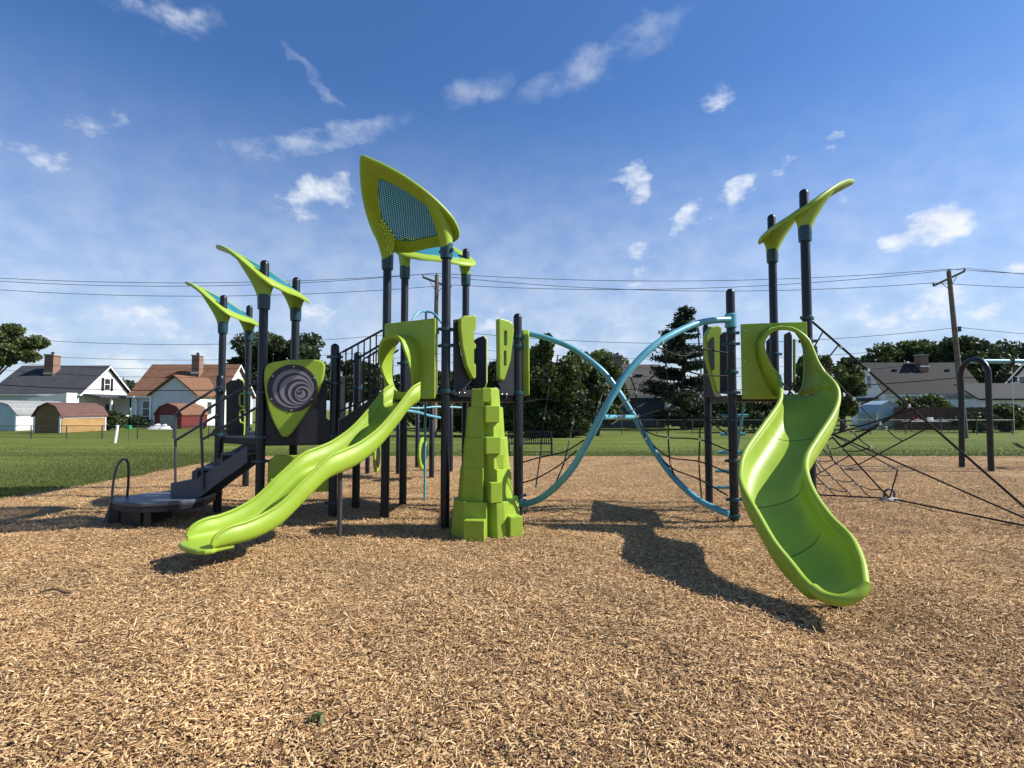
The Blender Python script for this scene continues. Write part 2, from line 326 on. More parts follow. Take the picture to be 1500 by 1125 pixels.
# loose chips, grass blades: one object each, instanced on scattered points
def scatter(name, pts, rot, scl, parts, label, cat):
    me = bpy.data.meshes.new(name); me.vertices.add(len(pts)); me.vertices.foreach_set('co', pts.astype(np.float32).ravel())
    for nm, arr in (('rot', rot), ('scl', scl)):
        a = me.attributes.new(nm, 'FLOAT_VECTOR', 'POINT'); a.data.foreach_set('vector', arr.astype(np.float32).ravel())
    o = bpy.data.objects.new(name, me); C.objects.link(o)
    g = bpy.data.node_groups.new(name, 'GeometryNodeTree')
    g.interface.new_socket('Geometry', in_out='INPUT', socket_type='NodeSocketGeometry'); g.interface.new_socket('Geometry', in_out='OUTPUT', socket_type='NodeSocketGeometry')
    gi = g.nodes.new('NodeGroupInput'); go = g.nodes.new('NodeGroupOutput'); iop = g.nodes.new('GeometryNodeInstanceOnPoints')
    gti = g.nodes.new('GeometryNodeGeometryToInstance')
    for kind, top, mt in reversed(parts):
        cn = g.nodes.new('GeometryNodeMeshCone'); cn.inputs['Vertices'].default_value = kind; cn.inputs['Radius Top'].default_value = top; cn.inputs['Radius Bottom'].default_value = .5; cn.inputs['Depth'].default_value = 1
        sm = g.nodes.new('GeometryNodeSetMaterial'); sm.inputs['Material'].default_value = MATS[mt]; g.links.new(cn.outputs['Mesh'], sm.inputs['Geometry'])
        g.links.new(sm.outputs[0], gti.inputs[0])
    g.links.new(gi.outputs[0], iop.inputs['Points']); g.links.new(gti.outputs[0], iop.inputs['Instance']); iop.inputs['Pick Instance'].default_value = True
    na = g.nodes.new('GeometryNodeInputNamedAttribute'); na.data_type = 'FLOAT_VECTOR'; na.inputs[0].default_value = 'rot'
    e2r = g.nodes.new('FunctionNodeEulerToRotation'); g.links.new(na.outputs[0], e2r.inputs[0]); g.links.new(e2r.outputs[0], iop.inputs['Rotation'])
    nb = g.nodes.new('GeometryNodeInputNamedAttribute'); nb.data_type = 'FLOAT_VECTOR'; nb.inputs[0].default_value = 'scl'; g.links.new(nb.outputs[0], iop.inputs['Scale'])
    g.links.new(iop.outputs[0], go.inputs[0])
    md = o.modifiers.new('scatter', 'NODES'); md.node_group = g
    return tag(o, label, cat, kind='stuff')
m = bpy.data.materials.new('loose_chip'); m.use_nodes = True; MATS['loose_chip'] = m; t = m.node_tree; b = t.nodes['Principled BSDF']; b.inputs['Roughness'].default_value = .8; b.inputs['Specular IOR Level'].default_value = .25
oi = N(t, 'ShaderNodeObjectInfo'); rp = chip_ramp(t, oi.outputs['Random'])
ge = N(t, 'ShaderNodeNewGeometry'); pz = N(t, 'ShaderNodeTexNoise', i_Scale=.8, i_Detail=5, i_Roughness=.65); L(t, ge, 'Position', pz, 'Vector')
pr = N(t, 'ShaderNodeMapRange'); pr.inputs[1].default_value = .3; pr.inputs[2].default_value = .7; pr.inputs[3].default_value = .72; pr.inputs[4].default_value = 1.18; L(t, pz, 0, pr, 0)
mu = N(t, 'ShaderNodeMix', data_type='RGBA', blend_type='MULTIPLY'); mu.inputs[0].default_value = 1; L(t, rp, 0, mu, 6); L(t, pr, 0, mu, 7); L(t, mu, 2, b, 'Base Color')
PT = []
for y0, y1, dens in ((1.3, 2.2, 6800), (2.2, 3.2, 5400), (3.2, 4.6, 3500), (4.6, 6.5, 2000), (6.5, 9, 1500), (9, 13, 950), (13, 19.2, 480)):
    n = int((y1 - y0) * ((y0 + y1) * 1.0 + 3.0) * dens)
    y = RNG.uniform(y0, y1, n); x = RNG.uniform(-1, 1, n) * (y * 1.0 + 1.5); k = x > edge_x(y) - .05
    PT.append(np.stack([x[k], y[k]], 1))
PT = np.concatenate(PT); n = len(PT)
pts = np.column_stack([PT, gh(PT[:, 0], PT[:, 1]) + .008 + RNG.random(n) * .020])
ln = RNG.gamma(3.2, .0092, n).clip(.008, .10); wd = RNG.uniform(.004, .0125, n); th = RNG.uniform(.003, .007, n)
# cone axis is local Z: lay it down, then turn about the vertical
rot = np.column_stack([np.pi / 2 + RNG.normal(0, .34, n), RNG.uniform(0, 6.28, n) * 0, RNG.uniform(0, 6.28, n)])
scatter('wood_chips', pts, rot, np.column_stack([wd, th, ln]), [(4, .30, 'loose_chip'), (5, .12, 'loose_chip'), (4, .45, 'loose_chip'), (6, .2, 'loose_chip')], 'loose tan wood chips strewn over the playground bed', 'wood chips')
# grass blades near the bed edge
n = 40000; y = RNG.uniform(8, 20, n); x = edge_x(y) + .04 - RNG.gamma(1.1, 2.2, n)
n2_ = 40000; x2 = RNG.uniform(-26, 26, n2_); y2 = BED_Y1 - .02 + RNG.gamma(1.1, 1.6, n2_)
PT = np.concatenate([np.column_stack([x, y]), np.column_stack([x2, y2])]); n = len(PT)
pts = np.column_stack([PT, np.full(n, .0)]); hgt = RNG.uniform(.03, .055, n); pts[:, 2] = hgt * .4 - .015
scatter('grass_blades', pts, np.column_stack([RNG.normal(0, .35, n), RNG.normal(0, .35, n), RNG.uniform(0, 6.28, n)]), np.column_stack([np.full(n, .016), np.full(n, .006), hgt]), [(3, .05, 'blade'), (3, .2, 'blade')], 'short mown grass blades along the wood chip edge', 'grass')

# ================================================================== PLAY STRUCTURE
PS = thing('play_structure', 'large playground structure with lime slides, dark posts and leaf-shaped roofs on wood chips', 'play structure', (0, 8.5, 0))
def hexpt(k): a = R(268 - 60 * k); return (-.89 + 1.15 * math.cos(a), 8.8 + 1.15 * math.sin(a))
P1, P2, P3, P4, P5, P6 = [hexpt(k) for k in range(6)]
DZ = 1.87                                          # high deck
xy = lambda v: (v.x, v.y)
Q1 = xy(gnd(1076, 766)); Q2 = (4.20, 7.72); Q3 = (4.27, 8.85); Q4 = xy(gnd(1039, 737))
s1 = xy(gnd(318, 753)); pc = xy(at(384, 560, 8.0)); pd = xy(at(432, 520, 9.05)); pa = xy(at(325, 540, 10.4)); pb = xy(at(362, 600, 11.5)); pe = xy(gnd(487, 761)); pf = xy(gnd(521, 746))
DB = 1.22                                          # low deck
PR = .064
collar_me = {}
def post(p, top, collars=(), cap=True, r=PR):
    prof = [(r, -.2), (r, top - r)] + [(r * math.cos(a), top - r + r * math.sin(a)) for a in (R(20), R(42), R(64), R(82))]
    o = MB().lathe((p[0], p[1], 0), prof, 20).build('post', 'post', PS, smooth=50)
    for z in collars:
        if r not in collar_me:
            mb = MB().lathe((0, 0, 0), [(r + .004, -.028), (r + .014, -.02), (r + .014, .02), (r + .004, .028)], 20)
            mb.box((r + .03, 0, 0), (.05, .035, .04)); mb.box((-r - .03, 0, 0), (.05, .035, .04))
            collar_me[r] = mb.mesh('collar')
        c = link('collar', collar_me[r], 'teal', o, smooth=40); c.location = (p[0], p[1], z); c.rotation_euler = (0, 0, random.uniform(-.6, .6))
    return o
H = lambda px, py, Y: at(px, py, Y).z
post(P1, 4.35, (1.9, 2.55, 2.78, 3.9)); post(P2, 4.35, (1.9, 2.6)); post(P3, H(594, 350, 9.41), (1.9, 2.45)); post(P4, H(683, 364, 9.95), (1.9, 2.6)); post(P5, 3.05, (1.9, 2.9, .2)); post(P6, H(757, 459, 8.19), (1.9, 2.6, 2.74, .3))
post(Q1, H(1072, 421, 7.97), (.1, .34, .9, 1.5, 1.9, 2.2, 2.62, 2.78)); post(Q2, H(1182, 277, 7.72), (1.9, 2.62, 2.95)); post(Q3, H(1137, 314, 8.85), (1.9, 2.55)); post(Q4, H(1041, 474, 9.65), (1.9, 2.5))
post(s1, H(319, 548, 8.63), (1.25, 1.95)); post(pc, H(388, 381, 8.0), (1.25, 1.9, .9)); post(pd, H(433, 406, 9.05), (1.25, 1.9)); post(pa, H(327, 432, 10.4), (1.25, 1.9)); post(pb, H(367, 447, 11.5), (1.25, 2.0))
post(pe, H(490, 502, 8.2), (.25, 1.25, 2.05, 2.45)); post(pf, H(524, 514, 9.0), (1.25, 2.0))

# decks
def deck(poly, z, th=.10):
    cx = sum(p[0] for p in poly) / len(poly); cy = sum(p[1] for p in poly) / len(poly)
    ins = [(cx + (p[0] - cx) * .985, cy + (p[1] - cy) * .985) for p in poly]
    return MB().extrude([(x, y, z - th) for x, y in ins], (0, 0, th)).build('deck', 'deck', PS, bevel=.008)
deck([P1, P6, P5, P4, P3, P2], DZ); deck([Q1, Q2, Q3, Q4], DZ); deck([s1, pc, pe, pf, pd], DB); deck([s1, pd, pb, pa], DB)

# leaf roofs -------------------------------------------------------------
def leaf_roof(A, B, z0, label, Ln=1.05, rise=.78, curve=.25, flip=1):
    A, B = Vector((*A, 0)), Vector((*B, 0)); ax = (B - A).normalized(); out = Vector((ax.y, -ax.x, 0)) * flip; mid = (A + B) / 2; hs = (B - A).length / 2
    W = hs + .19
    prof = [(-.30, 0), (-.295, .42), (-.26, .62), (-.19, .85), (-.08, .97), (.06, 1.0), (.25, .92), (.45, .77), (.65, .57), (.82, .36), (.95, .18), (1.02, .07), (1.05, 0)]
    half = smoothpath([(v * (Ln / 1.05 if v > 0 else 1), w * W) for v, w in prof], 3)
    outl = [(w, v) for v, w in half] + [(-w, v) for v, w in half[-2:0:-1]]
    c0 = (0, .10)
    def surf(u, v, dz=0.0): return mid + ax * u + out * v + Vector((0, 0, z0 + rise * v - curve * v * v - .10 * (u / W) ** 2 + dz))
    def rg(k, dz): return [surf(c0[0] + (u - c0[0]) * k, c0[1] + (v - c0[1]) * k, dz) for u, v in outl]
    fr = MB().loft([rg(.66, -.03), rg(.82, -.045), rg(.96, -.05), rg(.99, -.035), rg(1.0, -.01), rg(.99, .012), rg(.95, .02), rg(.80, .012), rg(.66, -.008), rg(.66, -.03)], True, False)
    for p in (A, B):                               # flared sleeve from the post up into the leaf rim
        u0 = (p - mid).dot(ax); rings = []
        for k in range(9):
            f = k / 8; g = f ** 2.4
            ru, rv = .082 + .035 * g, .082 + .24 * g; ou, ov = -.02 * g * (1 if u0 > 0 else -1), .15 * g
            ring = []
            for j in range(20):
                a = 2 * math.pi * j / 20; u = u0 + ou + ru * math.cos(a); v = ov + rv * math.sin(a)
                low = mid + ax * u + out * v + Vector((0, 0, z0 - .52)); hi = surf(u, v, -.02)
                ring.append(Vector((low.x, low.y, low.z + (hi.z - low.z) * f)))
            rings.append(ring)
        fr.loft(rings)
    o = fr.build('roof', 'lime', PS, smooth=45); o['label'] = label
    # perforated infill
    ks = [.67, .5, .33, .17]; vs = []; fs = []; n = len(outl)
    uvs = []
    for k in ks:
        for u, v in outl: uu, v2 = c0[0] + (u - c0[0]) * k, c0[1] + (v - c0[1]) * k; vs.append(surf(uu, v2, -.018)); uvs.append((uu, v2))
    vs.append(surf(*c0, -.018)); uvs.append(c0)
    for i in range(3):
        for j in range(n): q = (j + 1) % n; fs.append((i * n + j, i * n + q, (i + 1) * n + q, (i + 1) * n + j))
    fs += [(3 * n + j, 3 * n + (j + 1) % n, 4 * n) for j in range(n)]
    me = bpy.data.meshes.new('shade_panel'); me.from_pydata([tuple(p) for p in vs], [], fs)
    ul = me.uv_layers.new(name='UV')
    for lp in me.loops: ul.data[lp.index].uv = uvs[lp.vertex_index]
    so_ = link('shade_panel', me, 'shade_mesh', o, smooth=180); sm = so_.modifiers.new('solid', 'SOLIDIFY'); sm.thickness = .008; sm.offset = 0
    for p in (A, B): MB().lathe((p.x, p.y, z0 - .52), [(PR + .004, -.06), (PR + .022, -.05), (PR + .026, .06), (PR + .026, .16), (PR + .01, .17)], 18).build('bracket', 'teal', o, smooth=40)
    return o
leaf_roof(P2, P1, 4.36, 'lime leaf roof raised over the high deck, underside with dark mesh showing', Ln=1.08, rise=.72, curve=.12)
leaf_roof(P4, P3, 4.50, 'lime leaf roof with sunlit turquoise mesh behind the high deck', rise=.74)
leaf_roof(Q3, Q2, H(1182, 296, 7.72), 'lime leaf roof over the curved slide deck', flip=-1, Ln=1.02, rise=.72, curve=.2)
leaf_roof(pd, pc, H(388, 397, 8.0), 'lime leaf roof over the swirl panel', Ln=1.08)
leaf_roof(pb, pa, H(327, 445, 10.4), 'lime leaf roof over the deck beside the transfer steps', Ln=1.05)

# slides -------------------------------------------------------------
def trough(name, st, label, sq=(.8, .55), rim=.026, nsec=18, thick=.02):
    """st: list of (L point, R point, depth)"""
    mb = MB(); rings = []
    for Lp, Rp, dp in st:
        mid = (Lp + Rp) / 2; h = (Rp - Lp) / 2; ring = []
        for k in range(nsec + 1):
            th = -math.pi / 2 + math.pi * k / nsec; s_, c_ = math.sin(th), max(0, math.cos(th))
            ring.append(mid + h * math.copysign(abs(s_) ** sq[0], s_) + Vector((0, 0, -dp * c_ ** sq[1])))
        rings.append(ring)
    mb.loft(rings, False, False)
    o = mb.build(name, 'lime', PS, smooth=60); o['label'] = label
    sm = o.modifiers.new('solid', 'SOLIDIFY'); sm.thickness = thick; sm.offset = 1 if False else 0
    return o
# straight wave slide
d0 = Vector((-1.7, -2.15, 0)).normalized(); pr_ = Vector((d0.y, -d0.x, 0)) * -1     # right-hand side seen from the deck foot
prof = [(0, 2.02), (.06, 1.93), (.14, 1.70), (.25, 1.42), (.36, 1.24), (.44, 1.165), (.52, 1.09), (.62, .88), (.72, .67), (.80, .585), (.87, .555), (.92, .55), (.965, .55), (.99, .55)]
st = []
for t_, z in smoothpath(prof, 6):
    c = Vector((-1.5, 7.75, 0)) + Vector((-1.7, -2.15, 0)) * t_; drop = 0.0
    if t_ > .89: drop = .225 * (1 - math.sqrt(max(0, 1 - ((t_ - .89) / .10) ** 2)))
    w = .285 + .015 * max(0, (t_ - .8) / .2); low = .07 * min(1, max(0, (t_ - .66) / .22)); z -= low; drop *= .7
    st.append((c - pr_ * w + Vector((0, 0, z - drop)), c + pr_ * w + Vector((0, 0, z - drop)), .28 - low - drop))
slideA = trough('slide', st, 'straight lime wave slide with tall side walls', sq=(.34, .30), thick=.022)
for i_ in (0, 1): MB().tube([s_[i_] for s_ in st], .019, 8).build('rim', 'lime', slideA, smooth=60)
tc_ = Vector((-1.5, 7.75, 0)) + Vector((-1.7, -2.15, 0)) * .965
tong = [tc_ + pr_ * u + d0 * v + Vector((0, 0, .23)) for u, v in ((-.25, -.18), (-.27, .0), (-.315, .06), (-.29, .13), (-.22, .18), (-.10, .205), (.10, .205), (.22, .18), (.29, .13), (.315, .06), (.27, .0), (.25, -.18))]
MB().extrude(tong, (0, 0, .055)).build('exit_lip', 'lime', slideA, bevel=.024, seg=3)
for px, py, top in ((497, 790, .92), (317, 833, .25)):
    g = gnd(px, py); lg = MB().tube([(g.x, g.y, -.15), (g.x, g.y, top)], .03 if top > .5 else .04, 14); lg.build('support_leg', 'rail', slideA, smooth=50)
# S-curved slide: rim stations
Lr = [(1141, 552, 7.45), (1144, 575, 7.1), (1140, 593, 6.9), (1119, 623, 6.5), (1093, 660, 6.1), (1085, 690, 5.8), (1089, 715, 5.5), (1112, 757, 5.1), (1134, 795, 4.8), (1158, 825, 4.6), (1176, 848, 4.42), (1190, 862, 4.28)]
Rr = [(1206, 545, 7.1), (1224, 565, 6.8), (1228, 585, 6.6), (1220, 608, 6.35), (1198, 642, 6.0), (1183, 668, 5.75), (1181, 692, 5.5), (1192, 722, 5.2), (1216, 757, 4.85), (1246, 788, 4.58), (1262, 822, 4.32), (1268, 856, 4.1)]
Dp = [.30, .31, .32, .33, .33, .33, .32, .31, .29, .26, .19, .07]
raw = [(*at(*l), *at(*r_), d) for l, r_, d in zip(Lr, Rr, Dp)]
st = [(Vector(a[:3]), Vector(a[3:6]), a[6]) for a in smoothpath(raw, 6)]
slideB = trough('slide', st, 'S-curved lime slide with rolled rims', sq=(.72, .55), thick=.022, nsec=22)
# rolled rim runs up one side, over the hood and down the other
HD = [(1131, 540, 7.5), (1122, 524, 7.5), (1117, 508, 7.5), (1120, 494, 7.5), (1131, 484, 7.47), (1145, 480.5, 7.42), (1160, 482, 7.36), (1173, 489, 7.3), (1184, 500, 7.25), (1191, 516, 7.2), (1197, 531, 7.15)]
hood_rim = [at(*h) for h in HD]
path = [s[0] for s in st[::-1]] + hood_rim + [s[1] for s in st]
rm = MB().tube([Vector(p) for p in smoothpath([tuple(p) for p in path], 2)], .03, 10)
e0, e1, dpe = st[-1]; fw = (st[-1][0] + st[-1][1] - st[-4][0] - st[-4][1]); fw.z = 0; fw.normalize()
lip = [e0, e0 * .8 + e1 * .2 + fw * .06 - Vector((0, 0, .05)), (e0 + e1) / 2 + fw * .10 - Vector((0, 0, .07)), e0 * .2 + e1 * .8 + fw * .06 - Vector((0, 0, .05)), e1]
lp_ = [Vector(p) for p in smoothpath([tuple(p) for p in lip], 5)]; rm.tube(lp_, .045, 12)
n = len(lp_); ring = []
for k in range(n):
    th = -math.pi / 2 + math.pi * k / (n - 1); s_, c_ = math.sin(th), max(0, math.cos(th))
    ring.append((e0 + e1) / 2 + (e1 - e0) / 2 * math.copysign(abs(s_) ** .72, s_) + Vector((0, 0, -dpe * c_ ** .55)))
rm.loft([ring, lp_], False, False)
rm.build('rim', 'lime', slideB, smooth=60)
g = gnd(1225, 893); MB().tube([(g.x, g.y, -.15), (g.x, g.y, .24)], .045, 14).build('support_leg', 'post', slideB, smooth=50)
for i in (16, 34, 46):                                  # moulded joints across the chute
    a, b_, dp = st[i]; mid = (a + b_) / 2; h_ = (b_ - a) / 2
    pth = []
    for k in range(23):
        th = -math.pi / 2 + math.pi * k / 22; s_, c_ = math.sin(th), max(0, math.cos(th)); pth.append(mid + h_ * .985 * math.copysign(abs(s_) ** .72, s_) + Vector((0, 0, .012 - dp * c_ ** .55)))
    MB().tube(pth, .004, 6).build('joint', 'dark_board', slideB, smooth=60)
# hood panels
def hood_plate(A, B, z0, z1, hole, name, label, th=.05):
    """upright plate from A to B with an opening; hole: closed list of (x along, z)"""
    A, B = Vector((*A, 0)), Vector((*B, 0)); ax = (B - A).normalized(); nrm = Vector((ax.y, -ax.x, 0)); w = (B - A).length
    cx = sum(h[0] for h in hole) / len(hole); cz = sum(h[1] for h in hole) / len(hole); outer = []
    for x, z in hole:
        dx, dz = x - cx, z - cz; ks = []
        if dx > 1e-6: ks.append((w - cx) / dx)
        if dx < -1e-6: ks.append(-cx / dx)
        if dz > 1e-6: ks.append((z1 - cz) / dz)
        if dz < -1e-6: ks.append((z0 - cz) / dz)
        k = min(ks); outer.append([cx + dx * k, cz + dz * k])
    for cxn, czn in ((0, z0), (w, z0), (w, z1), (0, z1)):
        j = min(range(len(outer)), key=lambda i: (outer[i][0] - cxn) ** 2 + (outer[i][1] - czn) ** 2); outer[j] = [cxn, czn]
    P_ = lambda x, z, y: A + ax * x + nrm * y + Vector((0, 0, z))
    mb = MB().loft([[P_(x, z, 0) for x, z in hole], [P_(x, z, 0) for x, z in outer], [P_(x, z, th) for x, z in outer], [P_(x, z, th) for x, z in hole], [P_(x, z, 0) for x, z in hole]], True, False)
    o = mb.build(name, 'lime', PS, bevel=.012); o['label'] = label
    return o, P_
# right hood
HA, HB = onplane(1086, 560, (3.28, 7.86), (4.14, 7.66)), onplane(1183, 560, (3.28, 7.86), (4.14, 7.66))
HA, HB = (HA.x, HA.y), (HB.x, HB.y); axh = (Vector((*HB, 0)) - Vector((*HA, 0))).normalized()
def loc(px, py):
    p = onplane(px, py, HA, HB, .05); return ((p - Vector((*HA, 0))).dot(axh), p.z)
hp = [(1134, 578), (1122, 560), (1114, 540), (1108, 520), (1107, 505), (1113, 491), (1126, 482), (1141, 479), (1154, 480), (1165, 486), (1172, 496), (1177, 510), (1178, 528), (1178, 548), (1176, 566), (1168, 579)]
hole = [loc(*p) for p in hp]
hoodB, PB = hood_plate(HA, HB, 1.80, loc(1130, 473)[1], hole, 'slide_hood', 'lime hood panel at the top of the curved slide')
back = [PB(.42 + (x - .42) * 1.05, 2.3 + (z - 2.3) * 1.04, .03) for x, z in [loc(*p) for p in ((1130, 572), (1119, 552), (1111, 528), (1107, 505), (1113, 491), (1126, 482), (1141, 479), (1154, 480), (1165, 486), (1173, 498), (1178, 528))]]
bk = lambda px, py: PB(*loc(px, py), .03)
back = [bk(1140, 582), bk(1136, 578)] + back + [bk(1180, 548), bk(1178, 566), bk(1172, 581)]
hood_front = [at(1144, 575, 7.1), at(1142, 558, 7.35)] + hood_rim + [at(1206, 545, 7.1), at(1216, 556, 6.93), at(1224, 565, 6.8)]
nb_ = len(hood_front)
sh = MB().loft([back[:nb_], [b_ * .5 + f_ * .5 + (Vector((0, -.03, 0))) for b_, f_ in zip(back, hood_front)], hood_front], False, False).build('hood_shell', 'lime', hoodB, smooth=70)
sm = sh.modifiers.new('solid', 'SOLIDIFY'); sm.thickness = .02; sm.offset = 0
# side walls joining hood to chute
jl = [st[0][0], st[1][0], st[2][0], st[3][0], st[4][0]]; jb = [Vector((p.x + .0, 7.78, p.z)) for p in jl]
# left hood
HA2 = (P2[0] + .03, P2[1] - .13); HB2 = (P1[0] - .17, P1[1] - .03 + .03)
HA2 = xy(onplane(566, 520, P2, P1, .10)); HB2 = xy(onplane(640, 520, P2, P1, .10)); axl = (Vector((*HB2, 0)) - Vector((*HA2, 0))).normalized()
def loc2(px, py):
    p = onplane(px, py, HA2, HB2, .05); return ((p - Vector((*HA2, 0))).dot(axl), p.z)
cxh, czh = .40, 2.22
hole = []
for k in range(28):
    a = -math.pi / 2 - 2 * math.pi * k / 28; c_, s_ = math.cos(a), math.sin(a)
    hole.append((cxh + .275 * math.copysign(abs(c_) ** .8, c_), czh + (.46 if s_ > 0 else .34) * math.copysign(abs(s_) ** .8, s_)))
hole = hole[::-1]
hoodA, PA_ = hood_plate(HA2, HB2, 1.80, loc2(600, 470)[1], hole, 'slide_hood', 'lime hood panel at the top of the wave slide')
lipr = [[], [], [], []]
for x, z in hole:
    s_ = (z - czh) / .46; dep = .05 + .27 * max(0, min(1, (s_ + .75) / 1.3)) ** .8
    for i, (k, y) in enumerate(((1.10, .04), (1.06, dep), (.94, dep - .01), (.98, .03))): lipr[i].append(PA_(cxh + (x - cxh) * k, czh + (z - czh) * k, y))
MB().loft(lipr + [lipr[0]], True, False).build('hood_lip', 'lime', hoodA, smooth=50)

# rock climber -------------------------------------------------------------
rk = Vector((-.36, 7.36, 0))
tiers = [(0, .47, .445, .44), (.47, .89, .35, .35), (.89, 1.28, .30, .30), (1.28, 1.68, .25, .26), (1.68, 1.93, .19, .22)]
mb = MB()
RO = [(-1, .3), (-.84, -.5), (-.04, -.97), (.05, -.74), (.46, -1.0), (.9, -.5), (1, .3), (.4, .9), (-.4, .9)]
RO0 = [(-1, .3), (-.9, -.35), (-.55, -.82), (.10, -.95), (.16, -.74), (.38, -.96), (.58, -.80), (.92, -.55), (1, .3), (.4, .9), (-.4, .9)]
for i, (z0, z1, rx, ry) in enumerate(tiers):
    rr = random.Random(40 + i); bot, top = [], []
    for x, y in (RO0 if i == 0 else RO):
        jx, jy = x + rr.uniform(-.05, .05), y + rr.uniform(-.04, .04)
        bot.append(rk + Vector((rx * jx * 1.06, ry * jy * 1.06, z0 - .01))); top.append(rk + Vector((rx * jx * .96, ry * jy * .96, z1 + rr.uniform(-.01, .012))))
    mb.loft([bot, top])
rock = mb.build('rock_climber', 'lime_rock', PS, bevel=.010, seg=2); rock['label'] = 'stepped lime plastic climbing rock under the deck opening'
def ledge(x, y, z, w, d, h, rz=0.0): MB().box(rk + Vector((x, y, z)), (w, d, h), rz).build('ledge', 'lime_rock', rock, bevel=.010)
for a in ((-.10, -.46, .13, .26, .16, .30, -.12), (.37, -.26, .145, .18, .22, .30, .45), (.14, -.34, .60, .16, .12, .26, .4), (.10, -.26, 1.19, .20, .16, .22, .3),
          (.09, -.22, 1.59, .19, .16, .22, .25), (.02, -.16, 1.84, .12, .14, .19, .2), (.17, -.20, .98, .12, .14, .2, .5)):
    ledge(*a)

# panels -------------------------------------------------------------
def plate(name, pts, A, B, off, th, m, parent=PS, bevel=.012, label=None, rounded=True):
    ax = Vector((B[0] - A[0], B[1] - A[1], 0)).normalized(); nrm = Vector((ax.y, -ax.x, 0))
    P_ = [onplane(px, py, A, B, off) for px, py in pts]
    o = MB().extrude(P_, nrm * th).build(name, m, parent, bevel=bevel)
    if label: o['label'] = label
    return o
def z3(l): return [(540 + x / 6.25, 440 + y / 6.25) for x, y in l]
A_, B_ = P1, P6
bl = plate('barrier_board', z3([(772, 180), (815, 172), (822, 400), (860, 600), (935, 742), (890, 792), (885, 825), (1185, 830), (1185, 872), (772, 872)]), A_, B_, .03, .03, 'dark_board', bevel=.004)
brd = plate('barrier_board', z3([(1306, 215), (1316, 215), (1320, 872), (1192, 872), (1196, 800), (1178, 765), (1215, 735), (1262, 600), (1296, 320)]), A_, B_, .03, .03, 'dark_board', bevel=.004)
def leaf_panel(outer, slots, parent, A, B, off):
    o = plate('grip_panel', outer, A, B, off, .11, 'lime', parent, bevel=.022)
    for (x0, y0, x1, y1) in slots:
        r_ = (x1 - x0) / 2; cx = (x0 + x1) / 2; ring = [(cx + r_ * math.cos(a), y0 + r_ + r_ * math.sin(a)) for a in [math.pi + math.pi * k / 6 for k in range(7)]] + [(cx + r_ * math.cos(a), y1 - r_ + r_ * math.sin(a)) for a in [math.pi * k / 6 for k in range(7)]]
        plate('hand_slot', ring, A, B, off + .108, .006, 'dark_board', o, bevel=0) if parent.parent is None else None
        if parent.parent is not None:
            ax = Vector((B[0] - A[0], B[1] - A[1], 0)).normalized(); nrm = Vector((ax.y, -ax.x, 0))
            cut = MB().extrude([onplane(px, py, A, B, off - .1) for px, py in ring], nrm * .35); ob = cut.build('slot_cutter', None, None); CUT.append((o, ob))
    return o
CUT = []
lp1 = leaf_panel(z3([(812, 180), (850, 150), (950, 146), (962, 165), (957, 330), (957, 712), (938, 727), (918, 712), (868, 605), (828, 420), (812, 260)]), [(*z3([(911, 283)])[0], *z3([(945, 412)])[0]), (*z3([(911, 450)])[0], *z3([(945, 595)])[0])], bl, A_, B_, .062)
lp2 = leaf_panel(z3([(1160, 180), (1178, 172), (1262, 196), (1296, 226), (1302, 285), (1270, 560), (1215, 733), (1195, 739), (1166, 720)]), [(*z3([(1180, 290)])[0], *z3([(1210, 430)])[0]), (*z3([(1178, 470)])[0], *z3([(1204, 610)])[0])], brd, A_, B_, .062)
for o, cut in CUT:
    md = o.modifiers.new('slot', 'BOOLEAN'); md.object = cut; md.operation = 'DIFFERENCE'; md.solver = 'EXACT'
if CUT:
    bpy.context.view_layer.update(); dg = bpy.context.evaluated_depsgraph_get()
    for o in {o.name: o for o, _ in CUT}.values():
        me = bpy.data.meshes.new_from_object(o.evaluated_get(dg)); o.modifiers.clear(); o.data = me
    for _, cut in CUT: bpy.data.objects.remove(cut)
# bolts on the boards
bolt_me = MB().lathe((0, 0, 0), [(.012, 0), (.012, .006), (.006, .01)], 8).mesh('bolt')
def bolt(p, nrm, parent):
    o = link('bolt', bolt_me, 'metal', parent, smooth=40); o.location = p; o.rotation_euler = Vector(nrm).to_track_quat('Z', 'Y').to_euler(); return o
nf = Vector((P6[1] - P1[1], -(P6[0] - P1[0]), 0)).normalized()
for x, y in ((828, 848), (876, 848), (1220, 860), (1262, 862)): bolt(onplane(540 + x / 6.25, 440 + y / 6.25, P1, P6, .061), nf, bl if x < 1000 else brd)
nh = Vector((axh.y, -axh.x, 0)); nl = Vector((axl.y, -axl.x, 0))
for x, z in ((.05, 1.9), (.05, 2.35), (.05, 2.78), (.80, 2.78)): bolt(PB(x, z, .05), nh, hoodB)
wl_ = (Vector((*HB2, 0)) - Vector((*HA2, 0))).length
for x, z in ((wl_ - .05, 1.9), (wl_ - .05, 2.35), (wl_ - .05, 2.82), (.06, 2.82)): bolt(PA_(x, z, .05), nl, hoodA)
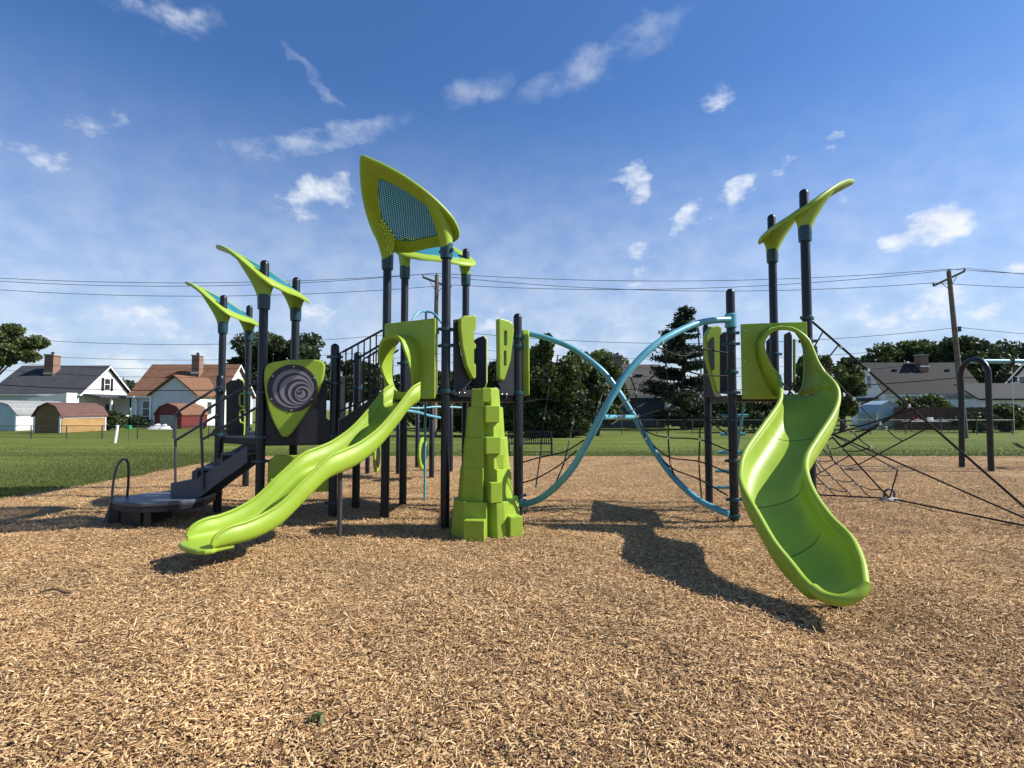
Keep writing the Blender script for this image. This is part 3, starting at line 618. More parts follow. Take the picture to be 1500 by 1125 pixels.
# side grip panel on the edge towards the arches, rear boards
def face_board(A, B, poly, off, th, m, name, parent=PS, bevel=.012):
    A3 = Vector((*A, 0)); ax = (Vector((*B, 0)) - A3).normalized(); nrm = Vector((ax.y, -ax.x, 0))
    return MB().extrude([A3 + ax * x + nrm * off + Vector((0, 0, z)) for x, z in poly], nrm * th).build(name, m, parent, bevel=bevel)
leafp = [(0, .95), (.05, 1.02), (.22, 1.05), (.30, .98), (.31, .5), (.27, .12), (.22, .02), (.17, .05), (.05, .4)]
for x0, sgn in ((.1, 1), (1.05, -1)):
    b2 = face_board(P6, P5, [(x0 + sgn * x, DZ - .06 + z * 1.02) for x, z in ((0, 0), (.28, 0), (.24, .5), (.3, .95), (.05, 1.0), (0, .95))], .03, .03, 'dark_board', 'barrier_board')
    face_board(P6, P5, [(x0 + sgn * x, DZ - .02 + z) for x, z in leafp], .065, .11, 'lime', 'grip_panel', b2, .02)
rb = plate('barrier_board', [(692, 500), (700, 494.5), (708, 492), (711.5, 497), (711.5, 560), (709, 568), (700, 574), (692, 574)], P4, P5, -.05, -.03, 'dark_board', bevel=.004)
plate('grip_edge', [(708, 491.5), (712, 497), (712, 560), (709, 568), (707.6, 567), (710, 559), (710, 498), (706.5, 493)], P4, P5, -.08, -.05, 'lime_pale', rb, bevel=.004)
rb = plate('barrier_board', [(596, 498), (606, 500), (614, 508), (619, 522), (621, 566), (621, 576), (596, 576)], P3, P4, -.05, -.03, 'dark_board', bevel=.004)
MB().tube(smoothpath([tuple(onplane(px, py, P3, P4, -.12)) for px, py in ((612, 526), (615, 530), (615, 545), (620, 551), (621, 570))], 4), .014, 8).build('grip_edge', 'lime_pale', rb, smooth=60)

# swirl panel -------------------------------------------------------------
def z5(l): return [(380 + x / 7.5, 500 + y / 7.5) for x, y in l]
SA, SB = (pc[0] + .05, pc[1] - .02), (pe[0], pe[1] - .10)
sw_b = face_board(pc, pe, [(.06, DB - .08), (.99, DB - .08), (.99, DB + .24), (.9, DB + .3), (.9, DB + .85), (.06, DB + .85)], .0, .03, 'dark_board', 'barrier_board', bevel=.004)
outl = smoothpath(z5([(75, 290), (130, 245), (300, 215), (500, 203), (650, 210), (712, 240), (725, 300), (700, 450), (640, 590), (520, 790), (400, 960), (330, 1035), (280, 1046), (238, 1010), (150, 850), (90, 640), (65, 430), (75, 290)]), 4)[:-1]
swp = plate('swirl_panel', [tuple(p) for p in outl], SA, SB, .06, .10, 'lime', bevel=.03); swp['label'] = 'lime shield panel with grey and black swirl disc'
nS = Vector((SB[1] - SA[1], -(SB[0] - SA[0]), 0)).normalized(); axS = Vector((nS.y * -1, nS.x, 0))
base = onplane(*z5([(365, 515)])[0], SA, SB, .162); ppm = 800 / base.y * 7.5
def disc(cx, cz, r_, off, th, m, name, par=swp):
    c = base + axS * ((cx - 365) / ppm) + Vector((0, 0, -(cz - 515) / ppm)) + nS * off
    ring = [c + (axS * math.cos(a) + Vector((0, 0, 1)) * math.sin(a)) * (r_ / ppm) for a in [2 * math.pi * k / 48 for k in range(48)]]
    return MB().extrude(ring, nS * th).build(name, m, par, smooth=40)
disc(365, 515, 262, -.01, .012, 'dark_print', 'swirl_disc')
SW = [(372, 520, 212), (388, 532, 184), (398, 537, 166), (424, 552, 139), (444, 566, 124), (455, 567, 104), (474, 576, 84), (468, 574, 63), (456, 580, 46), (441, 562, 26), (433, 553, 11)]
for i, (x, y, r_) in enumerate(SW): disc(x, y, r_, .002 + i * .0015, .0015, 'grey_print' if i % 2 == 0 else 'dark_print', 'swirl_ring')
for x, y in ((375, 275), (160, 385), (150, 633), (355, 757), (567, 635), (590, 400)): bolt(base + axS * ((x - 365) / ppm) + Vector((0, 0, -(y - 515) / ppm)) + nS * .004, nS, swp)
# ground-level play panel under the low deck
gp = face_board(pc, pe, [(.1, .42), (.95, .42), (1.0, .5), (1.0, .88), (.92, .96), (.2, .98), (.1, .9)], -.05, .06, 'lime', 'play_panel', bevel=.02)
face_board(pc, pe, [(.28 + .28 + .24 * math.cos(a), .70 + .2 * math.sin(a)) for a in [2 * math.pi * k / 24 for k in range(24)]], .012, .01, 'dark_board', 'round_window', gp, 0)
face_board(pc, pe, [(.16, .60), (.62, .60), (.66, .63), (.62, .66), (.16, .66)], .01, .20, 'lime', 'shelf', gp, .01)

# transfer station, steps, rails -------------------------------------------------------------
plat = [(-5.78, 7.98), (-5.62, 7.74), (-5.36, 7.58), (-5.05, 7.52), (-4.75, 7.60), (-4.54, 7.80), (-4.48, 8.02), (-4.60, 8.58), (-5.25, 8.70), (-5.60, 8.45)]
tp_ = MB().extrude([(x, y, .32) for x, y in plat], (0, 0, .055)).build('transfer_platform', 'steel_grey', PS, bevel=.012); tp_['label'] = 'low grey transfer platform at the foot of the steps'
MB().extrude([(x * .985 - .075, y * .985 + .12, .24) for x, y in plat], (0, 0, .08)).build('skirt', 'dark_board', tp_, bevel=.006)
MB().extrude([(-5.70, 8.0, -.08), (-5.50, 7.78, -.08), (-5.16, 7.66, -.08), (-5.08, 8.25, -.08), (-5.5, 8.4, -.08)], (0, 0, .33)).build('base_box', 'dark_board', tp_, bevel=.006)
for (x, y, w, d, rz) in ((-5.60, 7.98, .05, .42, .5), (-5.02, 7.62, .10, .06, 0), (-5.5, 8.3, .05, .3, -.4)): MB().box((x, y, .09), (w, d, .42), rz).build('support', 'dark_board', tp_, bevel=.006)
MB().extrude([(-5.80, 7.99, .34), (-5.70, 7.82, .34), (-5.74, 7.80, -.1), (-5.92, 7.92, -.1), (-5.90, 8.0, .12)], (.12, .06, 0)).build('side_brace', 'dark_board', tp_, bevel=.008)
MB().tube([Vector(p) for p in smoothpath([tuple(at(*q)) for q in ((163, 758, 7.85), (165, 715, 7.85), (170, 688, 7.87), (177, 675, 7.9), (184, 673, 7.95), (188, 682, 8.0), (188, 705, 8.05), (186, 728, 8.1))], 5)], .017, 10).build('grab_loop', 'rail', tp_, smooth=60)
YN, YF = 8.0, 8.50
stp = MB().extrude([(-4.56, YN, .36), (-4.95, YN, .36), (-4.95, YN, .58), (-4.60, YN, .64), (-3.86, YN, 1.12), (-3.86, YN, .88), (-4.30, YN, .56)], (0, .02, 0)).build('stair', 'steel_grey', PS, bevel=.005); stp['label'] = 'grey steps rising from the transfer platform'
MB().extrude([(-4.56, YF, .36), (-4.95, YF, .36), (-4.95, YF, .70), (-4.60, YF, .86), (-3.86, YF, 1.30), (-3.86, YF, .88), (-4.30, YF, .56)], (0, .02, 0)).build('stringer', 'steel_grey', stp, bevel=.005)
for i, z in enumerate((.58, .80, 1.02)):
    x0 = -4.98 + i * .36
    MB().box((x0 + .19, (YN + YF) / 2 + .01, z - .02), (.38, YF - YN - .024, .04)).build('tread', 'steel_grey', stp, bevel=.008)
    MB().box((x0 + .012, (YN + YF) / 2 + .01, z - .135), (.02, YF - YN - .03, .19)).build('riser', 'steel_grey', stp, bevel=.004)
def rail(pts, r_=.019, parent=stp, name='handrail', m='rail', n=5): return MB().tube([Vector(p) for p in smoothpath([tuple(p) for p in pts], n)], r_, 10).build(name, m, parent, smooth=60)
rail([at(297, 718, 7.97), at(296, 660, 7.97), at(294, 618, 7.97), at(298, 605, 7.97), at(308, 597, 7.97), at(340, 578, 7.98), at(374, 561, 8.0)])
rail([at(298, 643, 7.97), at(330, 624, 7.97), at(376, 597, 8.0)])
rail([at(298, 628, 7.97), at(303, 617, 7.97), at(314, 612, 7.97), at(322, 622, 7.97), at(312, 632, 7.97)], .015)
rail([at(257, 712, 8.53), at(257, 660, 8.53), at(257, 618, 8.53), at(260, 605, 8.53), at(272, 596, 8.53), at(300, 579, 8.55), at(316, 569, 8.6), at(325, 567, 8.62)])
rail([at(259, 644, 8.53), at(290, 625, 8.53), at(318, 608, 8.6)])
# board with grip beside the steps
bp_ = MB().extrude([at(331, 562, 9.3), at(338, 557, 9.3), at(352, 556, 9.3), at(360, 562, 9.3), at(360, 642, 9.3), at(331, 642, 9.3)], (0, .03, 0)).build('barrier_board', 'dark_board', PS, bevel=.005)
MB().tube(smoothpath([tuple(at(*q)) for q in ((352, 556, 9.27), (357, 560, 9.27), (358, 575, 9.27), (358, 620, 9.27), (357, 640, 9.27))], 5), .015, 8).build('grip_edge', 'lime_pale', bp_, smooth=60)
for y0 in (576, 600): MB().tube(smoothpath([tuple(at(*q)) for q in ((357, y0, 9.25), (352, y0 + 2, 9.25), (351, y0 + 10, 9.25), (352, y0 + 18, 9.25), (357, y0 + 20, 9.25))], 4), .016, 8).build('hand_grip', 'lime_pale', bp_, smooth=60)
# vertical stiffener board left of the swirl panel
MB().box((pc[0] - .10, pc[1] + .12, 1.62), (.07, .05, 1.0)).build('edge_board', 'dark_board', PS, bevel=.006)

# stair between the decks, with barred sides
for Yb, A, B in ((8.28, pe, P2), (9.22, pf, P3)):
    x0, x1 = A[0] + .08, B[0] - .07; zt0, zt1 = 2.53, 2.86; zb0, zb1 = 1.62, 1.90
    o = MB().tube([(x0, Yb, zb0 - .1), (x0, Yb, zt0 - .02), (x0 + .05, Yb, zt0), (x1, Yb, zt1)], .017, 8).build('barred_side', 'post', PS, smooth=50)
    MB().tube([(x0, Yb, zb0), (x1, Yb, zb1)], .015, 8).build('bottom_rail', 'post', o, smooth=50)
    MB().tube([(x0, Yb + .03, zt0 - .26), (x1, Yb + .03, zt1 - .20)], .017, 8).build('hand_bar', 'post', o, smooth=50)
    nbar = 7
    for k in range(1, nbar):
        f = k / nbar; x = x0 + (x1 - x0) * f; MB().tube([(x, Yb, zb0 + (zb1 - zb0) * f), (x, Yb, zt0 + (zt1 - zt0) * f)], .011, 6).build('bar', 'post', o, smooth=50)
    MB().extrude([(x0, Yb, 1.10), (x1, Yb, 1.70), (x1, Yb, 1.93), (x0, Yb, 1.48)], (0, .02, 0)).build('stringer', 'deck', o, bevel=.004)
lad = MB().box(((pe[0] + P2[0]) / 2, 8.75, 1.42), (.24, .90, .04)).build('deck_step', 'deck', PS, bevel=.006)
MB().box((P2[0] - .18, 8.75, 1.64), (.24, .90, .04)).build('deck_step', 'deck', PS, bevel=.006)
face_board(pe, (pf[0], pf[1]), [(.05, DB), (.35, DB), (.35, DB + .95), (.05, DB + .95)], .0, .03, 'dark_board', 'barrier_board', bevel=.005)

# sliding pole, rear climbers -------------------------------------------------------------
g = gnd(622, 735); Z_ = g.y; topz = H(622, 456, Z_)
fp = MB().tube([(g.x, g.y, -.1), (g.x, g.y, topz)], .022, 10).build('sliding_pole', 'turquoise', PS, smooth=60)
for ex, ey in ((P3[0] + .02, P3[1]), (P4[0] - .3, P4[1] - .1)):
    MB().tube([Vector(p) for p in smoothpath([(g.x, g.y, topz), ((g.x * .6 + ex * .4), (g.y * .6 + ey * .4), topz - .06), (g.x * .15 + ex * .85, g.y * .15 + ey * .85, topz - .32), (ex, ey, topz - .5)], 5)], .02, 8).build('pole_arm', 'turquoise', fp, smooth=60)
oh = MB().tube(smoothpath([tuple(at(*q)) for q in ((596, 597, 12.2), (615, 598, 12.4), (640, 596, 12.7), (676, 597, 13.2))], 5), .022, 8).build('overhead_bar', 'turquoise', PS, smooth=60)
oh2 = MB().tube(smoothpath([tuple(at(*q)) for q in ((592, 601, 10.8), (612, 604, 11.3), (630, 609, 11.8), (645, 612, 12.2))], 5), .028, 8).build('overhead_bar', 'turquoise', PS, smooth=60)
rear = [gnd(632, 703), gnd(611, 687), gnd(660, 692), gnd(538, 694), gnd(583, 696)]
for q, tz in zip(rear, (1.75, 1.75, 1.8, 1.6, 1.4)): MB().lathe((q.x, q.y, 0), [(.06, -.2), (.06, tz - .04), (.03, tz)], 14).build('post', 'post', PS, smooth=50)
def lime_oval(px, py, w, h, Y, yaw, name='play_disc'):
    c = at(px, py, Y); ax = Vector((math.cos(yaw), math.sin(yaw), 0)); nn = Vector((-ax.y, ax.x, 0))
    ring = [c + ax * (w * math.cos(a)) + Vector((0, 0, h * math.sin(a))) for a in [2 * math.pi * k / 24 for k in range(24)]]
    o = MB().extrude(ring, nn * .06).build(name, 'lime', PS, bevel=.02)
    MB().extrude([c + (p - c) * .72 - nn * .008 for p in ring], nn * .076).build('inset', 'dark_board', o, bevel=.004)
lime_oval(621, 664, .36, .37, 12.6, 1.47); lime_oval(554, 668, .36, .40, 13.4, 1.62); lime_oval(591, 654, .3, .24, 13.0, 1.66)
# leaf panel and board beside the arch end of the right deck
def z2(l): return [(880 + x / 6.25, 480 + y / 6.25) for x, y in l]
qa, qb = Q4, (Q1[0] - .05, Q1[1])
nQ = (Vector((*qb, 0)) - Vector((*qa, 0))).normalized()
bq = plate('barrier_board', z2([(1088, 75), (1110, 48), (1160, 42), (1180, 50), (1180, 605), (1088, 605)]), (3.2, 8.75), (4.2, 8.75), 0, .03, 'dark_board', bevel=.005)
lq = plate('grip_panel', z2([(928, 95), (948, 40), (985, 0), (1050, -12), (1076, 0), (1081, 590), (1052, 602), (1026, 590), (945, 300)]), (3.0, 9.2), (4.0, 9.35), .08, .12, 'lime', bq, bevel=.02)
plate('hand_slot', z2([(985, 130), (1005, 95), (1030, 85), (1034, 380), (1010, 390), (988, 280)]), (3.0, 9.2), (4.0, 9.35), .202, .006, 'dark_board', lq, bevel=0) if False else None
MB().extrude([p for p in [onplane(*q, (3.0, 9.2), (4.0, 9.35), .195) for q in z2([(982, 150), (1000, 100), (1030, 85), (1036, 380), (1012, 392), (988, 290)])]], Vector((.01, -.012, 0))).build('hand_slot', 'dark_board', swp if False else bq)
plate('edge_board', z2([(955, 290), (1025, 595), (1050, 640), (960, 640)]), (3.0, 9.4), (4.0, 9.5), .0, .03, 'dark_board', bevel=.004)
plate('inner_board', [(1122, 500), (1130, 492), (1134, 500), (1134, 572), (1122, 572)], (3.5, 9.3), (4.5, 9.3), 0, .03, 'dark_board', bevel=.004)
ib = plate('inner_board', [(1148, 490), (1156, 486), (1159, 492), (1159, 572), (1148, 572)], (3.5, 9.0), (4.5, 9.0), 0, .03, 'dark_board', bevel=.004)
plate('grip_edge', [(1161, 497), (1163.5, 497), (1163.5, 563), (1161, 563)], (3.5, 9.0), (4.5, 9.0), 0, .05, 'lime', ib, bevel=.006)
# curved step ladder behind the corner post
lad = MB().tube([Vector(p) for p in smoothpath([tuple(at(*q)) for q in ((1091, 583, 9.0), (1087, 610, 9.1), (1083, 640, 9.2), (1078, 670, 9.3), (1074, 700, 9.35), (1072, 735, 9.4))], 4)], .022, 8).build('step_ladder', 'turquoise', PS, smooth=60); lad['label'] = 'turquoise step ladder behind the corner post of the slide deck'
for (xa, xb, y) in ((1058, 1096, 609), (1055, 1092, 636), (1051, 1088, 663), (1048, 1084, 690), (1047, 1080, 714)):
    a, b_ = at(xa, y, 9.25), at(xb, y, 9.15)
    MB().tube([a, b_], .028, 8).build('step', 'turquoise', lad, smooth=60)

# crossing arches with rope nets -------------------------------------------------------------
AR2 = [(1068, 468, 7.95), (1040, 470, 7.8), (1010, 478, 7.6), (960, 505, 7.3), (920, 545, 7.15), (898, 578, 7.1), (880, 610, 7.1), (862, 645, 7.2), (835, 690, 7.45), (800, 725, 7.8), (775, 737, 8.05), (760, 738, 8.15)]
AR1 = [(764, 486, 9.3), (775, 489, 9.3), (800, 495, 9.25), (840, 511, 9.15), (880, 541, 9.05), (905, 572, 9.0), (930, 612, 8.95), (955, 655, 8.85), (985, 697, 8.65), (1020, 730, 8.35), (1050, 746, 8.1), (1068, 753, 7.98)]
arch = []
for pts, lb in ((AR2, 'turquoise arch rising from the climbing rock post to the slide deck'), (AR1, 'turquoise arch falling from the high deck to the slide deck post foot')):
    o = MB().tube([Vector(p) for p in smoothpath([tuple(at(*q)) for q in pts], 6)], .047, 14).build('climbing_arch', 'turquoise', PS, smooth=60); o['label'] = lb; arch.append(o)
MB().tube([at(884, 611, 7.1), at(931, 611, 8.95)], .035, 10).build('cross_bar', 'turquoise', arch[0], smooth=60)
MB().lathe((Q1[0], Q1[1], 2.86), [(.07, 0), (.085, .01), (.085, .2), (.07, .21)], 18).build('arch_socket', 'turquoise', arch[0], smooth=40)
NETL = [[(810, 502, 9.25), (805, 557, 9.1), (797, 613, 8.9), (791, 670, 8.5), (785, 712, 8.0)], [(854, 530, 9.1), (847, 574, 8.9), (839, 620, 8.6), (834, 645, 8.3), (826, 678, 7.9), (812, 712, 7.7)], [(888, 562, 9.0), (878, 590, 8.5), (868, 625, 7.6)],
        [(763, 528, 9.2), (807, 530, 9.15), (851, 551, 9.05), (888, 583, 8.4)], [(763, 557, 9.0), (804, 557, 9.1), (847, 575, 8.9), (879, 602, 8.0)], [(763, 590, 8.9), (801, 585, 9.0), (842, 597, 8.75), (872, 612, 7.6)], [(763, 645, 8.5), (795, 640, 8.7), (836, 632, 8.45), (865, 632, 7.3)],
        [(763, 678, 8.3), (791, 670, 8.5), (826, 662, 8.0), (855, 645, 7.3)], [(763, 708, 8.2), (787, 700, 8.15), (817, 683, 7.85), (845, 660, 7.35)]]
NETR = [[(971, 502, 7.3), (976, 538, 7.7), (979, 594, 8.2), (979, 641, 8.5), (982, 679, 8.6), (990, 702, 8.6)], [(1022, 478, 7.7), (1027, 548, 7.85), (1026, 580, 7.95), (1025, 644, 8.1), (1024, 679, 8.2), (1028, 735, 8.3)], [(923, 550, 7.2), (931, 574, 7.6), (934, 609, 8.2), (946, 642, 8.8)],
        [(1066, 517, 7.95), (1027, 512, 7.75), (1000, 522, 7.5), (962, 508, 7.3)], [(1066, 551, 7.97), (1027, 549, 7.85), (976, 540, 7.7), (931, 575, 7.6), (905, 598, 7.2)], [(1066, 582, 7.97), (1026, 580, 7.95), (978, 575, 8.0), (932, 598, 7.9), (895, 622, 7.2)],
        [(1066, 614, 7.97), (1026, 610, 8.0), (979, 600, 8.2), (934, 611, 8.2)], [(1066, 636, 7.97), (1025, 612, 8.05), (979, 622, 8.4), (940, 625, 8.8)], [(1070, 661, 7.97), (1025, 644, 8.1), (979, 641, 8.5), (949, 633, 8.8), (928, 612, 8.95)], [(1070, 694, 7.97), (1024, 676, 8.2), (981, 670, 8.6), (954, 650, 8.85)], [(1066, 726, 7.97), (1024, 702, 8.25), (988, 688, 8.6), (968, 672, 8.75)]]
for pts_, par in ((NETL, arch[1]), (NETR, arch[0])):
    jn = MB()
    for k, rp_ in enumerate(pts_):
        MB().tube([Vector(p) for p in smoothpath([tuple(at(*q)) for q in rp_], 5)], .011, 6).build('net_rope', 'rope', par, smooth=60)
        if k < 3:
            for q in rp_[:]:
                p = at(*q); MB().lathe((p.x, p.y, p.z), [(.004, -.028), (.018, -.02), (.018, .02), (.004, .028)], 8).build('rope_clamp', 'metal', par, smooth=40)

# ------------------------------------------------------------------ rope net climber on the right
RN = thing('rope_net_climber', 'black rope climbing net stretched from the slide deck post to ground anchors', 'climbing net', (6.5, 9, 0))
T1 = Vector((Q2[0] + .07, Q2[1], H(1192, 471, 7.72))); GA = gnd(1541, 778, .07); GB = gnd(1303, 730, .07); GC = gnd(1201, 725, .07)
T2 = Vector((Q3[0] + .05, Q3[1], 2.15)); T3 = Vector((Q3[0] + .05, Q3[1] + .4, 1.3))
def rope(pts, r_=.012, name='rope', sag=0.0):
    P_ = [Vector(p) for p in pts]
    if sag: P_ = [P_[0], (P_[0] + P_[1]) / 2 - Vector((0, 0, sag)), P_[1]]
    return MB().tube([Vector(p) for p in smoothpath([tuple(p) for p in P_], 5)] if len(P_) > 2 else P_, r_, 6).build(name, 'rope', RN, smooth=60)
rope([T1, GA], .016, 'main_rope'); rope([T2, GB], .015, 'main_rope'); rope([T3, GC], .013, 'main_rope'); rope([GA, GB], .015, 'main_rope'); rope([GB, GC], .015, 'main_rope')
mid1 = T2.lerp(GB, .42); rope([mid1, GA.lerp(GB, .02) + Vector((0, 0, .03))], .014, 'main_rope')
kn = []
def zig(Aa, Ab, Ba, Bb, n, rows):
    """hexagon-like cells between two main ropes"""
    G = [[None] * (n + 1) for _ in range(rows + 1)]
    for i in range(rows + 1):
        for j in range(n + 1):
            v = i / rows; u = min(1, max(0, (j + (.28 if (i + j) % 2 else -.28)) / n)) if 0 < j < n else j / n
            p = Aa.lerp(Ab, u).lerp(Ba.lerp(Bb, u), v); p = p - Vector((0, 0, .10 * math.sin(math.pi * v) * math.sin(math.pi * u))); G[i][j] = p
    for i in range(rows + 1):
        for j in range(n):
            if 0 < i < rows: rope([G[i][j], G[i][j + 1]], .010, 'net_rope', .025)
    for i in range(rows):
        for j in range(1, n):
            if (i + j) % 2: rope([G[i][j], G[i + 1][j]], .010, 'net_rope', .03)
    for j in (0, n): rope([G[i][j] for i in range(rows + 1)], .010, 'net_rope')
    for i in range(1, rows):
        for j in range(1, n): kn.append(G[i][j])
zig(T1.lerp(GA, .12), T1.lerp(GA, .52), T2.lerp(GB, .15), T2.lerp(GB, .70), 6, 3)
zig(T2.lerp(GB, .1), GB, T3.lerp(GC, .1), GC, 8, 4)
zig(T1.lerp(GA, .05), T2.lerp(GB, .62), T3, T3.lerp(GC, .75), 6, 3)
rope([T1.lerp(GA, .425), T2.lerp(GB, .55)], .020, 'strap'); rope([T2.lerp(GB, .45), T1.lerp(GA, .425) - Vector((0, .3, .0))], .012, 'net_rope')
hub = GB.lerp(T1.lerp(GA, .5), .28) + Vector((0, 0, .18)); rope([GB, hub]); rope([hub, mid1]);
for p in kn + [T1.lerp(GA, f) for f in (.13, .25, .425)] + [T2.lerp(GB, f) for f in (.3, .45, .55)]:
    MB().lathe((p.x, p.y, p.z), [(.004, -.03), (.022, -.018), (.022, .018), (.004, .03)], 8).build('rope_clamp', 'metal', RN, smooth=40)
MB().lathe((GB.x, GB.y, -.02), [(.16, 0), (.15, .07), (.11, .10), (.04, .11)], 14).build('anchor', 'concrete', RN, smooth=50)
MB().lathe((GA.x, GA.y, -.05), [(.16, 0), (.15, .07), (.04, .11)], 14).build('anchor', 'concrete', RN, smooth=50)
MB().tube([Vector(p) for p in smoothpath([tuple(GB + Vector(q)) for q in ((-.09, 0, .02), (-.08, 0, .12), (0, 0, .17), (.08, 0, .12), (.09, 0, .02))], 4)], .02, 8).build('anchor_shackle', 'steel_grey', RN, smooth=60)
g = gnd(1190, 752); MB().lathe((g.x, g.y, 0), [(.05, -.2), (.05, H(1190, 664, g.y) - .02), (.03, H(1190, 664, g.y))], 14).build('net_post', 'post', RN, smooth=50)

# ------------------------------------------------------------------ swing set
a0, a1 = gnd(1409, 686), gnd(1457, 691); cx = (a0.x + a1.x) / 2
SWG = thing('swing_set', 'arched swing frame with dark legs and turquoise top beam', 'swing set', (cx, (a0.y + a1.y) / 2, 0))
hgt = H(1430, 527, 15.1)
for off in (0, 4.2):
    y0, y1 = a1.y - .05, a0.y + .05; ym = (y0 + y1) / 2; hw = (y1 - y0) / 2
    pth = [(cx + off - .05, y0, -.2), (cx + off, y0 + .03, hgt - hw - .3)] + [(cx + off, ym - hw * .96 * math.cos(a), hgt - hw * .9 + hw * .9 * math.sin(a)) for a in [math.pi * k / 10 for k in range(11)]] + [(cx + off, y1 - .03, hgt - hw - .3), (cx + off - .05, y1, -.2)]
    MB().tube(pth, .072, 16).build('arch_leg', 'post', SWG, smooth=60)
MB().tube([(cx - .05, ym, hgt - .05), (cx + 4.25, ym, hgt - .05)], .06, 14).build('top_beam', 'turquoise', SWG, smooth=60)
for x in (1.05, 1.75, 2.6, 3.3): MB().lathe((cx + x, ym, hgt - .12), [(.03, -.1), (.075, 0), (.075, .13), (.03, .14)], 12).build('hanger', 'post', SWG, smooth=40)
for xa in (1.05, 2.6):
    seat = [(cx + xa + .70 * k / 10, ym, .72 - .16 * math.sin(math.pi * k / 10)) for k in range(11)]
    o = MB().loft([[(x, y - .08, z), (x, y + .08, z), (x, y + .08, z + .015), (x, y - .08, z + .015)] for x, y, z in seat]).build('swing_seat', 'dark_board', SWG, smooth=40)
    for k in (0, 10): MB().tube([(seat[k][0], ym, seat[k][2]), (seat[k][0], ym, hgt - .2)], .008, 6).build('chain', 'metal', o, smooth=60)
# ================================================================== BACKGROUND
def fast_mesh(name, V, nper, m, parent=None):
    V = np.asarray(V, np.float32); nf = len(V) // nper
    me = bpy.data.meshes.new(name); me.vertices.add(len(V)); me.vertices.foreach_set('co', V.ravel())
    me.loops.add(nf * nper); me.loops.foreach_set('vertex_index', np.arange(nf * nper, dtype=np.int32))
    me.polygons.add(nf); me.polygons.foreach_set('loop_start', np.arange(0, nf * nper, nper, dtype=np.int32))
    me.update(calc_edges=True); return link(name, me, m, parent)
def leaves(cent, size, rng, elong=1.5):
    n = len(cent); a = rng.normal(size=(n, 3)); a /= np.linalg.norm(a, axis=1, keepdims=True) + 1e-9
    b = rng.normal(size=(n, 3)); b -= a * (a * b).sum(1, keepdims=True); b /= np.linalg.norm(b, axis=1, keepdims=True) + 1e-9
    s = size * rng.uniform(.6, 1.4, (n, 1)); u = a * s * elong * .5; w = b * s * .5
    return np.stack([cent - u, cent - w * .9 + u * .1, cent + u, cent + w * .9 + u * .1], 1).reshape(-1, 3)
def tree(name, label, base, h, rx, ry, z0, n, leaf, m, seed, group, cat='tree', nclump=34, trunk_r=.22, limbs=7, clump=.30, yrange=1.0):
    """base: ground point; crown fills z0..h"""
    n = int(n * 1.5); rng = np.random.default_rng(seed); T = thing(name, label, cat, tuple(base), group)
    c = np.array([base[0], base[1], (z0 + h) / 2]); rz = (h - z0) / 2
    d = rng.normal(size=(nclump, 3)); d /= np.linalg.norm(d, axis=1, keepdims=True); rad = rng.uniform(.35, .88, (nclump, 1)) ** .6
    cc = d * rad; cc[:, 2] = np.where(cc[:, 2] < -.55, cc[:, 2] * .8, cc[:, 2])
    k = rng.integers(0, nclump, n); sz = rng.uniform(.6, 1.25, nclump)[k][:, None]
    e = rng.normal(size=(n, 3)); e /= np.linalg.norm(e, axis=1, keepdims=True); e *= rng.random((n, 1)) ** .4 * clump * sz
    p = (cc[k] + e) * np.array([rx, ry, rz]) + c
    fast_mesh('crown', leaves(p, leaf * .74, rng), 4, m, T)
    tr = MB().tube([(base[0], base[1], -.2), (base[0] + .1, base[1], z0 * .6), (base[0], base[1], c[2]), (base[0] + .1 * rx, base[1], c[2] + rz * .6)], [trunk_r * 1.25, trunk_r, trunk_r * .6, trunk_r * .15], 9).build('trunk', 'bark', T, smooth=60)
    for j in range(limbs):
        q = cc[j % nclump] * np.array([rx, ry, rz]) * .92 + c; z_ = z0 * .7 + (c[2] - z0 * .7) * rng.random()
        MB().tube([(base[0], base[1], z_), ((base[0] + q[0]) / 2, (base[1] + q[1]) / 2, (z_ + q[2]) / 2 + .15 * rz), tuple(q)], [trunk_r * .45, trunk_r * .28, trunk_r * .08], 6).build('limb', 'bark', tr, smooth=60)
    return T
def G(px, Y): return Vector(((px - 750) / FPX * Y, Y, 0))
def zz(py, Y): return at(750, py, Y).z

# ---- houses
def window(par, c, w, h, nrm, mframe='white_paint', shutters=False):
    """nrm: 'f' (faces the field), 'r' (+x), 'l' (-x)"""
    ax = Vector((1, 0, 0)) if nrm == 'f' else Vector((0, 1, 0)); out = {'f': Vector((0, -1, 0)), 'r': Vector((1, 0, 0)), 'l': Vector((-1, 0, 0))}[nrm]; c = Vector(c)
    def bx(cx, cz, ww, hh, d0, d1, name, m, p):
        q = c + ax * cx + Vector((0, 0, cz)) + out * (d0 + d1) / 2; sx_ = ax * ww; sz = (abs(sx_.x) + abs(out.x) * (d1 - d0), abs(sx_.y) + abs(out.y) * (d1 - d0), hh)
        return MB().box(q, sz).build(name, m, p)
    wd = bx(0, 0, w, h, -.02, .012, 'window', 'glass', par)
    for cx, cz, ww, hh in ((-w / 2 - .04, 0, .08, h + .16), (w / 2 + .04, 0, .08, h + .16), (0, h / 2 + .04, w, .08), (0, -h / 2 - .04, w, .08), (0, 0, w, .06)): bx(cx, cz, ww, hh, 0, .05, 'frame', mframe, wd)
    if shutters:
        for sgn in (-1, 1): bx(sgn * (w / 2 + .08 + .19), 0, .36, h + .2, 0, .06, 'shutter', 'black_paint', par)
